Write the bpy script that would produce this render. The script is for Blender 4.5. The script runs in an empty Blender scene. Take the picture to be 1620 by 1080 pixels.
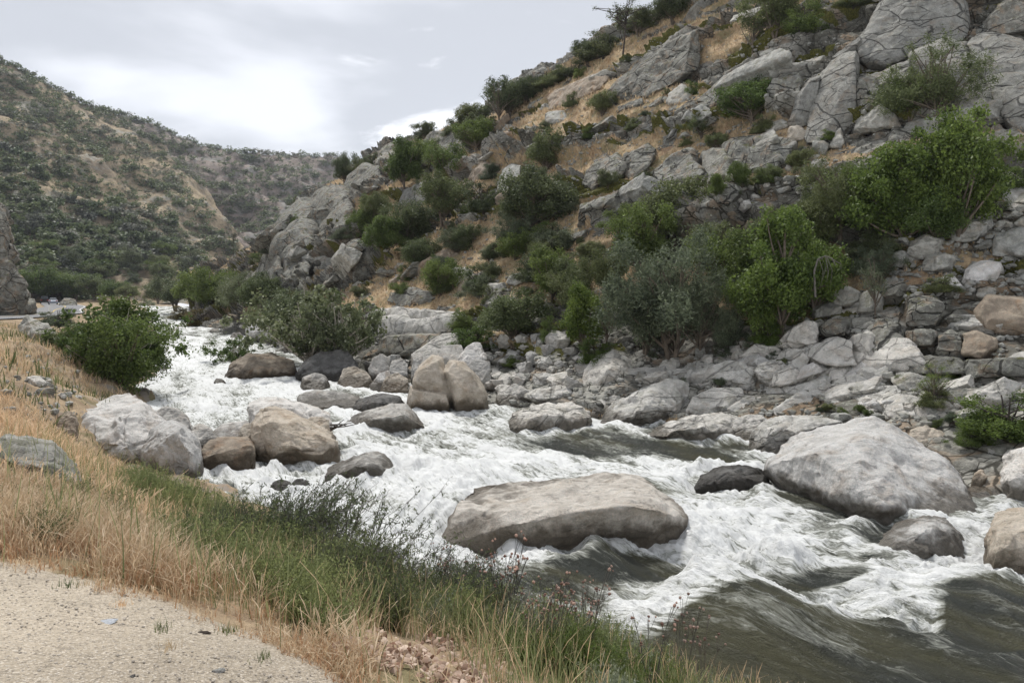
import bpy, bmesh, math, random
import numpy as np
from mathutils import Vector, Matrix
from mathutils.bvhtree import BVHTree
from mathutils.kdtree import KDTree
random.seed(7); RNG = np.random.default_rng(7)
SC = bpy.context.scene; COL = SC.collection
F, CX, CY, CAMZ = 1240.0, 810.0, 460.0, 6.0      # focal length and principal point in photograph pixels, eye height
def P(px, py, Y): return np.array(((px-CX)/F*Y, Y, CAMZ-(py-CY)/F*Y))
def zw(Y): return 0.0118*(np.clip(Y, -20, 400)-10)             # the river climbs gently upstream
def wY(py): return 7586.0/(py-445.4)                            # distance of the water surface seen at a given height

# ------------------------------------------------------------------ noise
def _h(ix, iy, iz, seed):
    with np.errstate(over='ignore'):
        h = (ix.astype(np.int64)*374761393 + iy.astype(np.int64)*668265263 + iz.astype(np.int64)*2147483647 + seed*1274126177) & 0xffffffff
        h = ((h ^ (h >> 13))*1274126177) & 0xffffffff
        h = ((h ^ (h >> 16))*2246822519) & 0xffffffff
        h = h ^ (h >> 15)
    return (h & 0xffffff)/float(0xffffff)
def vnoise(p, seed=0):
    i = np.floor(p).astype(np.int64); f = p-i; u = f*f*f*(f*(f*6-15)+10)
    r = 0
    for dx in (0, 1):
        wx = u[:, 0] if dx else 1-u[:, 0]
        for dy in (0, 1):
            wy = u[:, 1] if dy else 1-u[:, 1]
            for dz in (0, 1):
                wz = u[:, 2] if dz else 1-u[:, 2]
                r = r + wx*wy*wz*_h(i[:, 0]+dx, i[:, 1]+dy, i[:, 2]+dz, seed)
    return r*2-1
def fbm(p, oct=4, seed=0, gain=.5, lac=2.03):
    a, s, r = 1.0, 0.0, 0
    for k in range(oct):
        r = r + a*vnoise(p, seed+k*17); s += a; a *= gain; p = p*lac+11.7
    return r/s*1.5
def voro(p, seed=0, jit=.9):
    """F1, F2, three random numbers of the nearest cell and the offset to its centre"""
    i = np.floor(p).astype(np.int64); n = len(p)
    f1 = np.full(n, 9.); f2 = np.full(n, 9.); cid = np.zeros((n, 3), np.int64); off = np.zeros((n, 3))
    for dx in (-1, 0, 1):
        for dy in (-1, 0, 1):
            for dz in (-1, 0, 1):
                c = i+np.array((dx, dy, dz))
                q = np.stack([c[:, k]+.5+jit*(_h(c[:, 0], c[:, 1], c[:, 2], seed+k)-.5) for k in range(3)], 1)
                v = p-q; d = np.sqrt((v*v).sum(1))
                m = d < f1
                f2 = np.where(m, f1, np.minimum(f2, d)); f1 = np.where(m, d, f1)
                cid[m] = c[m]; off[m] = v[m]
    rnd = np.stack([_h(cid[:, 0], cid[:, 1], cid[:, 2], seed+10+k) for k in range(3)], 1)
    return f1, f2, rnd, off
def sstep(a, b, x):
    t = np.clip((x-a)/(b-a), 0, 1); return t*t*(3-2*t)

# ------------------------------------------------------------------ meshes and objects
def mesh_np(name, V, Fc, mats=(), smooth=True, attrs=None, fattrs=None):
    me = bpy.data.meshes.new(name)
    V = np.ascontiguousarray(V, np.float32); Fc = np.ascontiguousarray(Fc, np.int32); n = Fc.shape[1]
    me.vertices.add(len(V)); me.vertices.foreach_set('co', V.ravel())
    me.loops.add(Fc.size); me.loops.foreach_set('vertex_index', Fc.ravel())
    me.polygons.add(len(Fc)); me.polygons.foreach_set('loop_start', np.arange(len(Fc), dtype=np.int32)*n)
    me.polygons.foreach_set('use_smooth', np.full(len(Fc), smooth))
    me.update(calc_edges=True)
    for k, a in (attrs or {}).items():
        a = np.ascontiguousarray(a, np.float32)
        t = 'FLOAT' if a.ndim == 1 else 'FLOAT_VECTOR'
        me.attributes.new(k, t, 'POINT').data.foreach_set('value' if a.ndim == 1 else 'vector', a.ravel())
    for k, a in (fattrs or {}).items():
        me.attributes.new(k, 'FLOAT', 'FACE').data.foreach_set('value', np.ascontiguousarray(a, np.float32))
    for m in mats: me.materials.append(m)
    return me
def link(name, me, parent=None, loc=None):
    o = bpy.data.objects.new(name, me); COL.objects.link(o)
    if parent is not None: o.parent = parent
    if loc is not None: o.location = loc
    return o
def tag(o, label=None, cat=None, group=None, kind=None):
    if label: o['label'] = label
    if cat: o['category'] = cat
    if group: o['group'] = group
    if kind: o['kind'] = kind
    return o
def grid_faces(R, C):
    a = (np.arange(R-1)[:, None]*C+np.arange(C-1)[None]).ravel()
    return np.stack([a, a+1, a+C+1, a+C], 1)
def mesh_co(me):
    a = np.empty(len(me.vertices)*3, np.float32); me.vertices.foreach_get('co', a); return a.reshape(-1, 3).astype(float)
def mesh_no(me):
    a = np.empty(len(me.vertices)*3, np.float32); me.vertices.foreach_get('normal', a); return a.reshape(-1, 3).astype(float)
def bvh_of(V, Fc): return BVHTree.FromPolygons(V.tolist(), Fc.tolist())
EYE = Vector((0, 0, CAMZ))
def ray(bvh, px, py):
    d = Vector(((px-CX)/F, 1, -(py-CY)/F)).normalized()
    h = bvh.ray_cast(EYE, d)
    return (None, None) if h[0] is None else (h[0], h[1])
def tube(path, rad, n=6):
    """rings along a path -> verts, quads"""
    path = np.asarray(path, float); V = []; m = len(path)
    t = np.gradient(path, axis=0); t /= np.linalg.norm(t, axis=1)[:, None]+1e-9
    up = np.array((0.13, .2, 1.)) if abs(t[0][2]) < .9 else np.array((1., .1, 0))
    a = np.cross(t, up); a /= np.linalg.norm(a, axis=1)[:, None]+1e-9; b = np.cross(t, a)
    ang = np.arange(n)*2*math.pi/n
    V = (path[:, None]+np.asarray(rad)[:, None, None]*(np.cos(ang)[None, :, None]*a[:, None]+np.sin(ang)[None, :, None]*b[:, None])).reshape(-1, 3)
    q = [(i*n+k, i*n+(k+1) % n, (i+1)*n+(k+1) % n, (i+1)*n+k) for i in range(m-1) for k in range(n)]
    return V, np.array(q)
class Acc:
    def __init__(s): s.V = []; s.F = []; s.A = []; s.n = 0
    def add(s, V, Fc, a=0.0):
        s.V.append(V); s.F.append(np.asarray(Fc)+s.n); s.n += len(V); s.A.append(np.full(len(Fc), a) if np.isscalar(a) else a)
    def mesh(s, name, mats, smooth=True):
        return mesh_np(name, np.concatenate(s.V), np.concatenate(s.F), mats, smooth, fattrs={'v': np.concatenate(s.A)})

# ------------------------------------------------------------------ node helper
class NT:
    def __init__(s, name):
        s.m = bpy.data.materials.new(name); s.m.use_nodes = True; s.t = s.m.node_tree; s.t.nodes.clear()
        s.out = s.t.nodes.new('ShaderNodeOutputMaterial')
    def n(s, typ, ins=None, **kw):
        nd = s.t.nodes.new('ShaderNode'+typ)
        for k, v in kw.items(): setattr(nd, k, v)
        for k, v in (ins or {}).items(): s.set(nd.inputs[k], v)
        return nd
    def set(s, sock, v):
        if isinstance(v, bpy.types.NodeSocket): s.t.links.new(v, sock)
        elif isinstance(v, bpy.types.Node): s.t.links.new(v.outputs[0], sock)
        else:
            if isinstance(v, (tuple, list)) and len(v) == 3 and sock.type == 'RGBA': v = (*v, 1)
            sock.default_value = v
    def math(s, op, a, b=None, c=None, clamp=False):
        nd = s.t.nodes.new('ShaderNodeMath'); nd.operation = op; nd.use_clamp = clamp; s.set(nd.inputs[0], a)
        if b is not None: s.set(nd.inputs[1], b)
        if c is not None: s.set(nd.inputs[2], c)
        return nd.outputs[0]
    def mix(s, f, a, b):
        nd = s.t.nodes.new('ShaderNodeMix'); nd.data_type = 'RGBA'; s.set(nd.inputs[0], f); s.set(nd.inputs[6], a); s.set(nd.inputs[7], b); return nd.outputs[2]
    def mul(s, a, b):
        nd = s.t.nodes.new('ShaderNodeMix'); nd.data_type = 'RGBA'; nd.blend_type = 'MULTIPLY'; nd.inputs[0].default_value = 1; s.set(nd.inputs[6], a); s.set(nd.inputs[7], b); return nd.outputs[2]
    def step(s, x, a, b):
        nd = s.t.nodes.new('ShaderNodeMapRange'); nd.interpolation_type = 'SMOOTHSTEP'; s.set(nd.inputs[0], x); nd.inputs[1].default_value = a; nd.inputs[2].default_value = b; return nd.outputs[0]
    def lin(s, x, a, b, c, d):
        nd = s.t.nodes.new('ShaderNodeMapRange'); s.set(nd.inputs[0], x)
        for k, v in zip((1, 2, 3, 4), (a, b, c, d)): nd.inputs[k].default_value = v
        return nd.outputs[0]
    def noise(s, vec, scale, detail=4, rough=.55, dist=0.0):
        return s.n('TexNoise', {'Vector': vec, 'Scale': scale, 'Detail': detail, 'Roughness': rough, 'Distortion': dist}).outputs[0]
    def attr(s, name): 
        nd = s.n('Attribute', attribute_name=name); return nd
    def bump(s, h, strength, dist, normal=None):
        nd = s.n('Bump', {'Height': h, 'Strength': strength, 'Distance': dist})
        if normal is not None: s.set(nd.inputs['Normal'], normal)
        return nd.outputs[0]
    def bsdf(s, col, rough=.8, normal=None, spec=.3, **kw):
        b = s.n('BsdfPrincipled', {'Base Color': col, 'Roughness': rough, 'Specular IOR Level': spec})
        if normal is not None: s.set(b.inputs['Normal'], normal)
        for k, v in kw.items(): s.set(b.inputs[k], v)
        return b
    def done(s, sh): s.t.links.new(sh.outputs[0] if isinstance(sh, bpy.types.Node) else sh, s.out.inputs[0]); return s.m
# ------------------------------------------------------------------ materials
def joints(t, pos, scale, width, wob=.25):
    """straight-ish fracture lines, turned along the ledges"""
    w = t.n('VectorMath', {0: t.n('TexNoise', {'Vector': pos, 'Scale': scale*1.6, 'Detail': 4}).outputs[1], 'Scale': wob/scale}, operation='SCALE').outputs[0]
    p = t.n('Mapping', {'Vector': t.n('VectorMath', {0: pos, 1: w}, operation='ADD').outputs[0], 'Rotation': (.35, -.15, .88), 'Scale': (.55, 1., 1.5)}).outputs[0]
    e = t.n('TexVoronoi', {'Vector': p, 'Scale': scale}, feature='DISTANCE_TO_EDGE').outputs[0]
    return t.step(e, width*scale, width*scale*.25)
def granite(name, light, dark, stain, stain_amt=.35, lichen=.0, wet=True, moss=0.0, jt=0.0):
    t = NT(name); geo = t.n('NewGeometry'); pos = geo.outputs['Position']; oi = t.n('ObjectInfo')
    rnd = oi.outputs['Random']
    off = t.n('VectorMath', {0: pos, 1: t.n('CombineXYZ', {0: t.math('MULTIPLY', rnd, 37.), 1: t.math('MULTIPLY', rnd, 91.)})}, operation='ADD').outputs[0]
    big = t.noise(off, .55, 3); mid = t.noise(off, 2.3, 5, .6); fine = t.noise(off, 22., 4, .7); grain = t.noise(off, 120., 2, .6)
    col = t.mix(t.step(mid, .32, .68), dark, light)
    col = t.mix(t.math('MULTIPLY', t.step(t.noise(off, 1.1, 5, .65, .6), .5, .68), stain_amt), col, stain)
    # streaks running down the faces
    sv = t.n('Mapping', {'Vector': off, 'Scale': (3.2, 3.2, .45)}).outputs[0]
    st = t.noise(sv, 1.3, 4, .6, .3)
    nz = t.n('SeparateXYZ', {0: geo.outputs['Normal']}).outputs[2]
    steep = t.step(nz, .75, .25)
    col = t.mix(t.math('MULTIPLY', t.math('MULTIPLY', t.step(st, .5, .72), steep), .25), col, tuple(c*.45 for c in dark))
    col = t.mul(col, t.n('CombineColor', {0: t.lin(fine, .25, .75, .70, 1.25), 1: t.lin(fine, .25, .75, .78, 1.18), 2: t.lin(fine, .25, .75, .78, 1.18)}).outputs[0])
    col = t.mix(t.step(grain, .62, .72), col, tuple(c*.55 for c in dark))
    col = t.mul(col, t.n('CombineColor', {0: t.lin(rnd, 0, 1, .86, 1.12), 1: t.lin(rnd, 0, 1, .87, 1.1), 2: t.lin(rnd, 0, 1, .88, 1.08)}).outputs[0])
    if lichen:
        col = t.mix(t.math('MULTIPLY', t.step(t.noise(off, 5.5, 6, .75), .54, .64), lichen), col, (.42, .43, .36))
        col = t.mix(t.math('MULTIPLY', t.step(t.noise(off, 3.1, 6, .75, .4), .56, .66), lichen), col, (.07, .068, .06))
    if moss:
        mm = t.math('MULTIPLY', t.step(t.noise(off, 1.6, 6, .7), .53, .63), t.step(nz, .2, .75))
        col = t.mix(t.math('MULTIPLY', mm, moss), col, (.085, .088, .022))
    rough = .82
    if wet:
        xyz = t.n('SeparateXYZ', {0: pos}); lev = t.math('MULTIPLY', t.math('SUBTRACT', xyz.outputs[1], 10.), .0118)
        hgt = t.math('ADD', t.math('SUBTRACT', xyz.outputs[2], lev), t.math('MULTIPLY', t.math('SUBTRACT', mid, .5), .9))
        w = t.step(hgt, .74, .30)
        col = t.mix(w, col, t.mul(col, (.30, .28, .25))); rough = t.lin(w, 0, 1, .82, .38)
    pit = t.noise(off, 5.5, 9, .72)
    rid = t.math('ABSOLUTE', t.math('SUBTRACT', t.noise(t.n('Mapping', {'Vector': off, 'Rotation': (.5, .3, .4), 'Scale': (1, 2.6, 3.4)}).outputs[0], .8, 6, .62, .4), .5))
    cr = t.math('MULTIPLY', t.step(rid, .012, .0), t.step(big, .45, .55))
    col = t.mix(t.math('MULTIPLY', cr, .5), col, tuple(c*.3 for c in dark))
    nb = t.bump(pit, 1., .11)
    if jt:
        js = t.math('MAXIMUM', joints(t, off, .38, .05), t.math('MULTIPLY', joints(t, off, 1.1, .022), t.step(t.noise(off, .6, 3), .42, .56)))
        col = t.mix(t.math('MULTIPLY', js, jt), col, tuple(c*.18 for c in dark)); nb = t.bump(t.math('MULTIPLY', js, -1.), .9, .10, nb)
    nb = t.bump(t.math('MULTIPLY', cr, -1.), .6, .03, nb)
    nb = t.bump(grain, .3, .012, nb)
    return t.done(t.bsdf(col, rough, nb, .25))
M = {}
M['pale'] = granite('pale_granite', (.70, .68, .65), (.52, .50, .47), (.42, .31, .21), .35)
M['tan'] = granite('tan_granite', (.57, .51, .43), (.41, .355, .285), (.36, .26, .17), .45)
M['buff'] = granite('buff_granite', (.57, .54, .495), (.41, .38, .34), (.36, .29, .21), .35)
M['brown'] = granite('brown_granite', (.38, .32, .25), (.24, .195, .15), (.30, .18, .095), .5)
M['grey'] = granite('grey_granite', (.50, .485, .455), (.33, .32, .30), (.34, .26, .18), .3, lichen=.12)
M['dark'] = granite('dark_wet_granite', (.20, .195, .185), (.115, .11, .105), (.12, .09, .065), .3)
M['bank'] = granite('bank_granite', (.68, .655, .61), (.46, .445, .41), (.36, .28, .20), .3, lichen=.2, moss=.25, jt=.4)
M['cliff'] = granite('cliff_granite', (.285, .28, .25), (.15, .145, .125), (.32, .205, .115), .5, lichen=.6, wet=False, moss=.8, jt=.9)
M['slab'] = granite('slab_granite', (.315, .31, .285), (.21, .205, .185), (.30, .21, .13), .3, lichen=.45, wet=False, moss=.25, jt=.8)
M['talus'] = granite('talus_granite', (.48, .47, .43), (.27, .265, .24), (.36, .27, .18), .35, lichen=.45, wet=False, moss=.5)

def hillside_mat():
    t = NT('rock_and_dry_grass'); geo = t.n('NewGeometry'); pos = geo.outputs['Position']
    g = t.attr('grass').outputs['Fac']; ms = t.attr('moss').outputs['Fac']; blk = t.attr('tone').outputs['Fac']; cr = t.attr('crack').outputs['Fac']
    mid = t.noise(pos, 1.4, 6, .65); fine = t.noise(pos, 9., 5, .7); big = t.noise(pos, .16, 3)
    col = t.mix(t.step(t.math('ADD', mid, t.math('MULTIPLY', blk, .35)), .3, .68), (.14, .135, .115), (.34, .33, .295))
    col = t.mix(t.math('MULTIPLY', t.step(t.noise(pos, .5, 5, .6, .5), .5, .64), .6), col, (.31, .205, .12))
    col = t.mix(t.math('MULTIPLY', t.step(t.noise(pos, 3.3, 6, .75), .53, .63), .5), col, (.44, .445, .38))
    col = t.mix(t.math('MULTIPLY', t.step(t.noise(pos, 2.3, 6, .75, .3), .54, .66), .65), col, (.06, .06, .052))
    col = t.mul(col, t.n('CombineColor', {k: t.lin(fine, .25, .75, .7, 1.22) for k in (0, 1, 2)}).outputs[0])
    col = t.mix(t.math('MULTIPLY', cr, .6), col, (.045, .042, .032))
    js = t.math('MAXIMUM', joints(t, pos, .42, .06), joints(t, pos, 1.2, .028)); col = t.mix(t.math('MULTIPLY', js, .85), col, (.03, .028, .022))
    mo = t.mix(t.step(fine, .35, .65), (.045, .05, .016), (.13, .12, .03))
    col = t.mix(t.step(t.math('ADD', ms, t.math('MULTIPLY', t.math('SUBTRACT', mid, .5), 1.4)), .4, .7), col, mo)
    gv = t.n('Mapping', {'Vector': pos, 'Scale': (1, 1, .35)}).outputs[0]
    gn = t.noise(gv, 6., 5, .75); g2 = t.noise(pos, .8, 4, .6)
    gc = t.mix(t.step(gn, .3, .7), (.31, .22, .135), (.55, .42, .26))
    gc = t.mix(t.math('MULTIPLY', t.step(g2, .46, .62), .7), gc, (.19, .175, .09)); gc = t.mix(t.math('MULTIPLY', t.step(t.noise(pos, 1.7, 6, .72), .53, .61), .55), gc, (.23, .22, .19))
    gc = t.mix(t.math('MULTIPLY', t.step(t.noise(pos, .35, 3), .56, .7), .5), gc, (.26, .15, .10))
    gm = t.step(t.math('ADD', g, t.math('MULTIPLY', t.math('SUBTRACT', mid, .5), .9)), .38, .6)
    col = t.mix(gm, col, gc)
    nb = t.bump(t.math('ADD', mid, t.math('MULTIPLY', fine, .35)), .7, .28)
    nb = t.bump(gn, .5, .08, nb)
    return t.done(t.bsdf(col, .9, nb, .15))
M['hillside'] = hillside_mat()

def farhill_mat(name, soil, grass, rock):
    t = NT(name); pos = t.n('NewGeometry').outputs['Position']
    a = t.noise(pos, .016, 5, .6); b = t.noise(pos, .045, 7, .65); c = t.noise(pos, .6, 5, .7)
    col = t.mix(t.step(b, .38, .62), soil, grass)
    sc = t.n('Mapping', {'Vector': pos, 'Rotation': (0, 0, .5), 'Scale': (1, .35, 1.6)}).outputs[0]
    col = t.mix(t.math('MULTIPLY', t.step(t.noise(sc, .05, 6, .75, .3), .53, .6), .75), col, rock)
    col = t.mix(t.math('MULTIPLY', t.step(t.noise(pos, .13, 6, .75), .52, .62), .55), col, (.085, .095, .06))
    col = t.mul(col, t.n('CombineColor', {k: t.lin(c, .25, .75, .65, 1.25) for k in (0, 1, 2)}).outputs[0])
    return t.done(t.bsdf(col, .95, t.bump(t.math('ADD', b, t.math('MULTIPLY', c, .3)), .8, 2.5), .1))
M['hill_near'] = farhill_mat('oak_hill_soil', (.24, .195, .14), (.38, .305, .205), (.31, .305, .265))
M['hill_far'] = farhill_mat('far_hill_soil', (.20, .17, .15), (.29, .24, .205), (.24, .24, .225))

def bank_mat():
    t = NT('bank_soil'); pos = t.n('NewGeometry').outputs['Position']
    g = t.attr('gravel').outputs['Fac']; rk = t.attr('rocky').outputs['Fac']
    mid = t.noise(pos, 1.5, 6, .65); fine = t.noise(pos, 14., 5, .7); sp = t.noise(pos, 70., 3, .7); big = t.noise(pos, .5, 4)
    soil = t.mix(t.step(mid, .35, .65), (.22, .16, .105), (.40, .305, .20))
    soil = t.mix(t.math('MULTIPLY', t.step(t.noise(pos, .7, 5, .7), .5, .62), .6), soil, (.12, .125, .05))
    soil = t.mix(t.math('MULTIPLY', t.step(t.noise(pos, 1.1, 5, .7), .5, .58), rk), soil, (.27, .235, .20))
    gr = t.mix(t.step(big, .35, .65), (.31, .265, .205), (.42, .36, .28))
    gr = t.mix(t.step(sp, .52, .64), gr, (.52, .47, .40))
    gr = t.mix(t.step(t.noise(pos, 55., 3, .7), .56, .66), gr, (.15, .13, .11))
    gr = t.mix(t.math('MULTIPLY', t.step(t.noise(pos, 2.6, 5, .7), .53, .66), .35), gr, (.26, .22, .175))
    vo = t.n('TexVoronoi', {'Vector': pos, 'Scale': 60.}).outputs
    gr = t.mix(.35, gr, t.mul(gr, t.n('HueSaturation', {'Saturation': 0., 'Value': 1.5, 'Color': vo[1]}).outputs[0]))
    gf = t.step(t.math('ADD', g, t.math('MULTIPLY', t.math('SUBTRACT', t.noise(pos, 6., 5, .7), .5), 1.2)), .35, .65)
    col = t.mix(gf, soil, gr)
    nb = t.bump(t.math('ADD', mid, t.math('MULTIPLY', fine, .4)), .5, .1)
    nb = t.bump(vo[0], .7, .012, nb)
    nb = t.bump(sp, .5, .008, nb)
    return t.done(t.bsdf(col, .93, nb, .15))
M['bank_ground'] = bank_mat()

def asphalt():
    t = NT('asphalt'); pos = t.n('NewGeometry').outputs['Position']
    c = t.mix(t.step(t.noise(pos, .8, 4), .35, .65), (.17, .17, .175), (.23, .23, .23))
    return t.done(t.bsdf(c, .85, None, .2))
M['asphalt'] = asphalt()

def simple(name, col, rough=.6, metal=0., spec=.4, var=0.15, sc=9.):
    t = NT(name); pos = t.n('TexCoord').outputs['Object']
    c = t.mul(t.n('RGB').outputs[0], t.n('CombineColor', {k: t.lin(t.noise(pos, sc, 4, .6), .3, .7, 1-var, 1+var) for k in (0, 1, 2)}).outputs[0])
    for nd in t.t.nodes:
        if nd.type == 'RGB': nd.outputs[0].default_value = (*col, 1)
    return t.done(t.bsdf(c, rough, None, spec, Metallic=metal))
def leafmat(name, a, b, trans=.35, c=None, rough=.55):
    t = NT(name); v = t.attr('v').outputs['Fac']; rnd = t.n('ObjectInfo').outputs['Random']
    col = t.mix(v, a, b)
    if c: col = t.mix(t.step(v, .93, .97), col, c)
    col = t.mul(col, t.n('CombineColor', {0: t.lin(rnd, 0, 1, .82, 1.2), 1: t.lin(rnd, 0, 1, .86, 1.12), 2: t.lin(rnd, 0, 1, .9, 1.1)}).outputs[0])
    d = t.bsdf(col, rough, None, .25)
    tr = t.n('BsdfTranslucent', {'Color': col})
    return t.done(t.n('MixShader', {0: trans, 1: d, 2: tr}))
M['bark'] = simple('grey_bark', (.13, .105, .08), .9, sc=14., var=.4)
M['bark_dark'] = simple('dark_bark', (.055, .045, .038), .9, sc=14., var=.4)
M['bark_pale'] = simple('pale_sycamore_bark', (.42, .38, .32), .85, sc=10., var=.35)
M['oak'] = leafmat('dark_oak_leaves', (.055, .072, .036), (.16, .19, .085))
M['olive'] = leafmat('olive_leaves', (.07, .09, .036), (.20, .235, .10))
M['grey_leaf'] = leafmat('grey_green_leaves', (.06, .08, .048), (.20, .235, .14))
M['bright'] = leafmat('bright_green_leaves', (.055, .09, .022), (.175, .245, .055), .4)
M['green'] = leafmat('mid_green_leaves', (.06, .09, .026), (.185, .25, .07), .4)
M['sycamore'] = leafmat('sycamore_leaves', (.045, .075, .02), (.14, .19, .05), .4, c=(.30, .34, .22))
M['willow'] = leafmat('willow_leaves', (.085, .11, .055), (.20, .235, .125), .4, c=(.38, .42, .3))
M['rust_shrub'] = leafmat('olive_brown_leaves', (.11, .09, .03), (.22, .19, .07))
M['far_leaf'] = leafmat('far_oak_leaves', (.06, .085, .045), (.19, .235, .11), .3)
M['far_grey'] = leafmat('far_grey_leaves', (.11, .12, .09), (.21, .22, .17), .3)
M['straw'] = leafmat('dry_grass', (.46, .33, .195), (.78, .63, .43), .4, c=(.82, .72, .54))
M['straw_red'] = leafmat('rusty_dry_grass', (.36, .20, .105), (.62, .41, .25), .4)
M['stem_green'] = leafmat('green_stems', (.13, .155, .065), (.34, .37, .17), .4, c=(.46, .38, .22))
M['stem_dark'] = leafmat('dark_twigs', (.07, .065, .055), (.17, .155, .13), .1)
M['twig_leaf'] = leafmat('small_dark_leaves', (.07, .095, .045), (.17, .21, .10), .3)
M['broom'] = leafmat('fine_green_leaves', (.13, .165, .06), (.36, .41, .18), .45, c=(.42, .36, .2))
M['sage'] = leafmat('grey_sage_stems', (.17, .20, .13), (.36, .40, .28), .3)
M['flower'] = leafmat('buckwheat_heads', (.14, .07, .05), (.48, .33, .26), .2)
M['litter'] = leafmat('dead_leaves', (.22, .12, .075), (.66, .53, .42), .2, rough=.8)
M['pebble'] = simple('pebbles', (.36, .32, .27), .9, var=.4, sc=30.)
# ------------------------------------------------------------------ world and light
w = bpy.data.worlds.new('World'); SC.world = w; w.use_nodes = True
wt = w.node_tree; wt.nodes.clear()
T = NT.__new__(NT); T.t = wt
SUN_EL, SUN_AZ = math.radians(58), math.radians(-20)
sky = T.n('TexSky', sky_type='NISHITA', sun_disc=False, sun_elevation=SUN_EL, sun_rotation=SUN_AZ)
dirn = T.n('TexCoord').outputs['Generated']; sx = T.n('SeparateXYZ', {0: dirn})
zz = T.math('ADD', T.math('MAXIMUM', sx.outputs[2], 0.0), .16)
cl = T.n('CombineXYZ', {0: T.math('DIVIDE', sx.outputs[0], zz), 1: T.math('DIVIDE', sx.outputs[1], zz), 2: T.math('MULTIPLY', sx.outputs[2], 2.)})
n1 = T.noise(cl, 1.1, 8, .6, .7); n2 = T.noise(cl, 3.6, 7, .62, .4)
nn = T.math('ADD', T.math('MULTIPLY', n1, .75), T.math('MULTIPLY', n2, .25))
up = T.step(sx.outputs[2], .10, .22)                        # the cloud base is brighter towards the horizon
gray = T.step(T.math('ADD', nn, T.math('MULTIPLY', up, .16)), .47, .62)
cc = T.mix(gray, (1.0, 1.0, 1.02), (.36, .37, .395))
cc = T.mix(T.step(T.noise(cl, 1.1, 5, .5, .2), .5, .72), cc, (.56, .57, .60))
skm = T.mul(sky, (.11, .11, .11))
fin = T.mix(.94, skm, cc)
bg = T.n('Background', {'Color': fin, 'Strength': .92}); wo = T.n('OutputWorld'); wt.links.new(bg.outputs[0], wo.inputs[0])
sd = bpy.data.lights.new('sun', 'SUN'); sd.energy = 1.9; sd.angle = math.radians(9); sd.color = (1, .97, .92)
so = bpy.data.objects.new('sun', sd); COL.objects.link(so)
v = Vector((math.sin(SUN_AZ)*math.cos(SUN_EL), math.cos(SUN_AZ)*math.cos(SUN_EL), math.sin(SUN_EL)))
so.rotation_euler = (v).to_track_quat('Z', 'Y').to_euler(); so.location = v*300
SC.view_settings.view_transform = 'Standard'; SC.view_settings.look = 'None'; SC.view_settings.gamma = 1; SC.view_settings.exposure = 0.96
cd = bpy.data.cameras.new('camera'); cam = bpy.data.objects.new('camera', cd); COL.objects.link(cam); SC.camera = cam
cam.location = (0, 0, CAMZ); cam.rotation_euler = (math.pi/2, 0, 0); cd.sensor_width = 36; cd.lens = 36*F/1620; cd.shift_y = -80/1620
cd.clip_end = 5000; cd.clip_start = .05
SC.cycles.use_denoising = True; SC.cycles.max_bounces = 6; SC.cycles.diffuse_bounces = 3; SC.cycles.glossy_bounces = 2
SC.cycles.transmission_bounces = 2; SC.cycles.transparent_max_bounces = 4; SC.cycles.volume_bounces = 0
SC.cycles.use_adaptive_sampling = True; SC.cycles.adaptive_threshold = .012

# ------------------------------------------------------------------ lofted terrain
def loft(cols, pxs, nrow, rowpow=1.0, smooth=0):
    """cols: {px: [(py, Y), ...]} with the same number of rows; rows are spaced evenly in distance between control rows"""
    keys = sorted(cols); A = np.array([cols[k] for k in keys], float)         # K x R x 2
    R = A.shape[1]; invY = 1/A[:, :, 1]
    C = np.empty((R, len(pxs), 2))
    for r in range(R):
        C[r, :, 0] = np.interp(pxs, keys, A[:, r, 0]); C[r, :, 1] = np.interp(pxs, keys, invY[:, r])
    if smooth:
        k = np.hanning(2*smooth+1); k /= k.sum()
        for r in range(R):
            for q in (0, 1):
                C[r, :, q] = np.convolve(np.pad(C[r, :, q], smooth, 'edge'), k, 'valid')
    tt = np.linspace(0, R-1, nrow)
    i = np.clip(tt.astype(int), 0, R-2); f = tt-i
    # Catmull-Rom through the control rows
    def at(j): return C[np.clip(j, 0, R-1)]
    f_ = f[:, None, None]
    p0, p1, p2, p3 = at(i-1), at(i), at(i+1), at(i+2)
    m1 = (p2-p0)*.5; m2 = (p3-p1)*.5
    G = (2*f_**3-3*f_**2+1)*p1+(f_**3-2*f_**2+f_)*m1*.6+(-2*f_**3+3*f_**2)*p2+(f_**3-f_**2)*m2*.6
    py = G[:, :, 0]; Y = 1/G[:, :, 1]
    V = np.stack([(pxs[None]-CX)/F*Y, Y, CAMZ-(py-CY)/F*Y], -1)
    return V, tt
def normals(V):
    du = np.gradient(V, axis=1); dv = np.gradient(V, axis=0)
    n = np.cross(du, dv); n /= np.linalg.norm(n, axis=-1)[..., None]+1e-9
    return n

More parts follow.
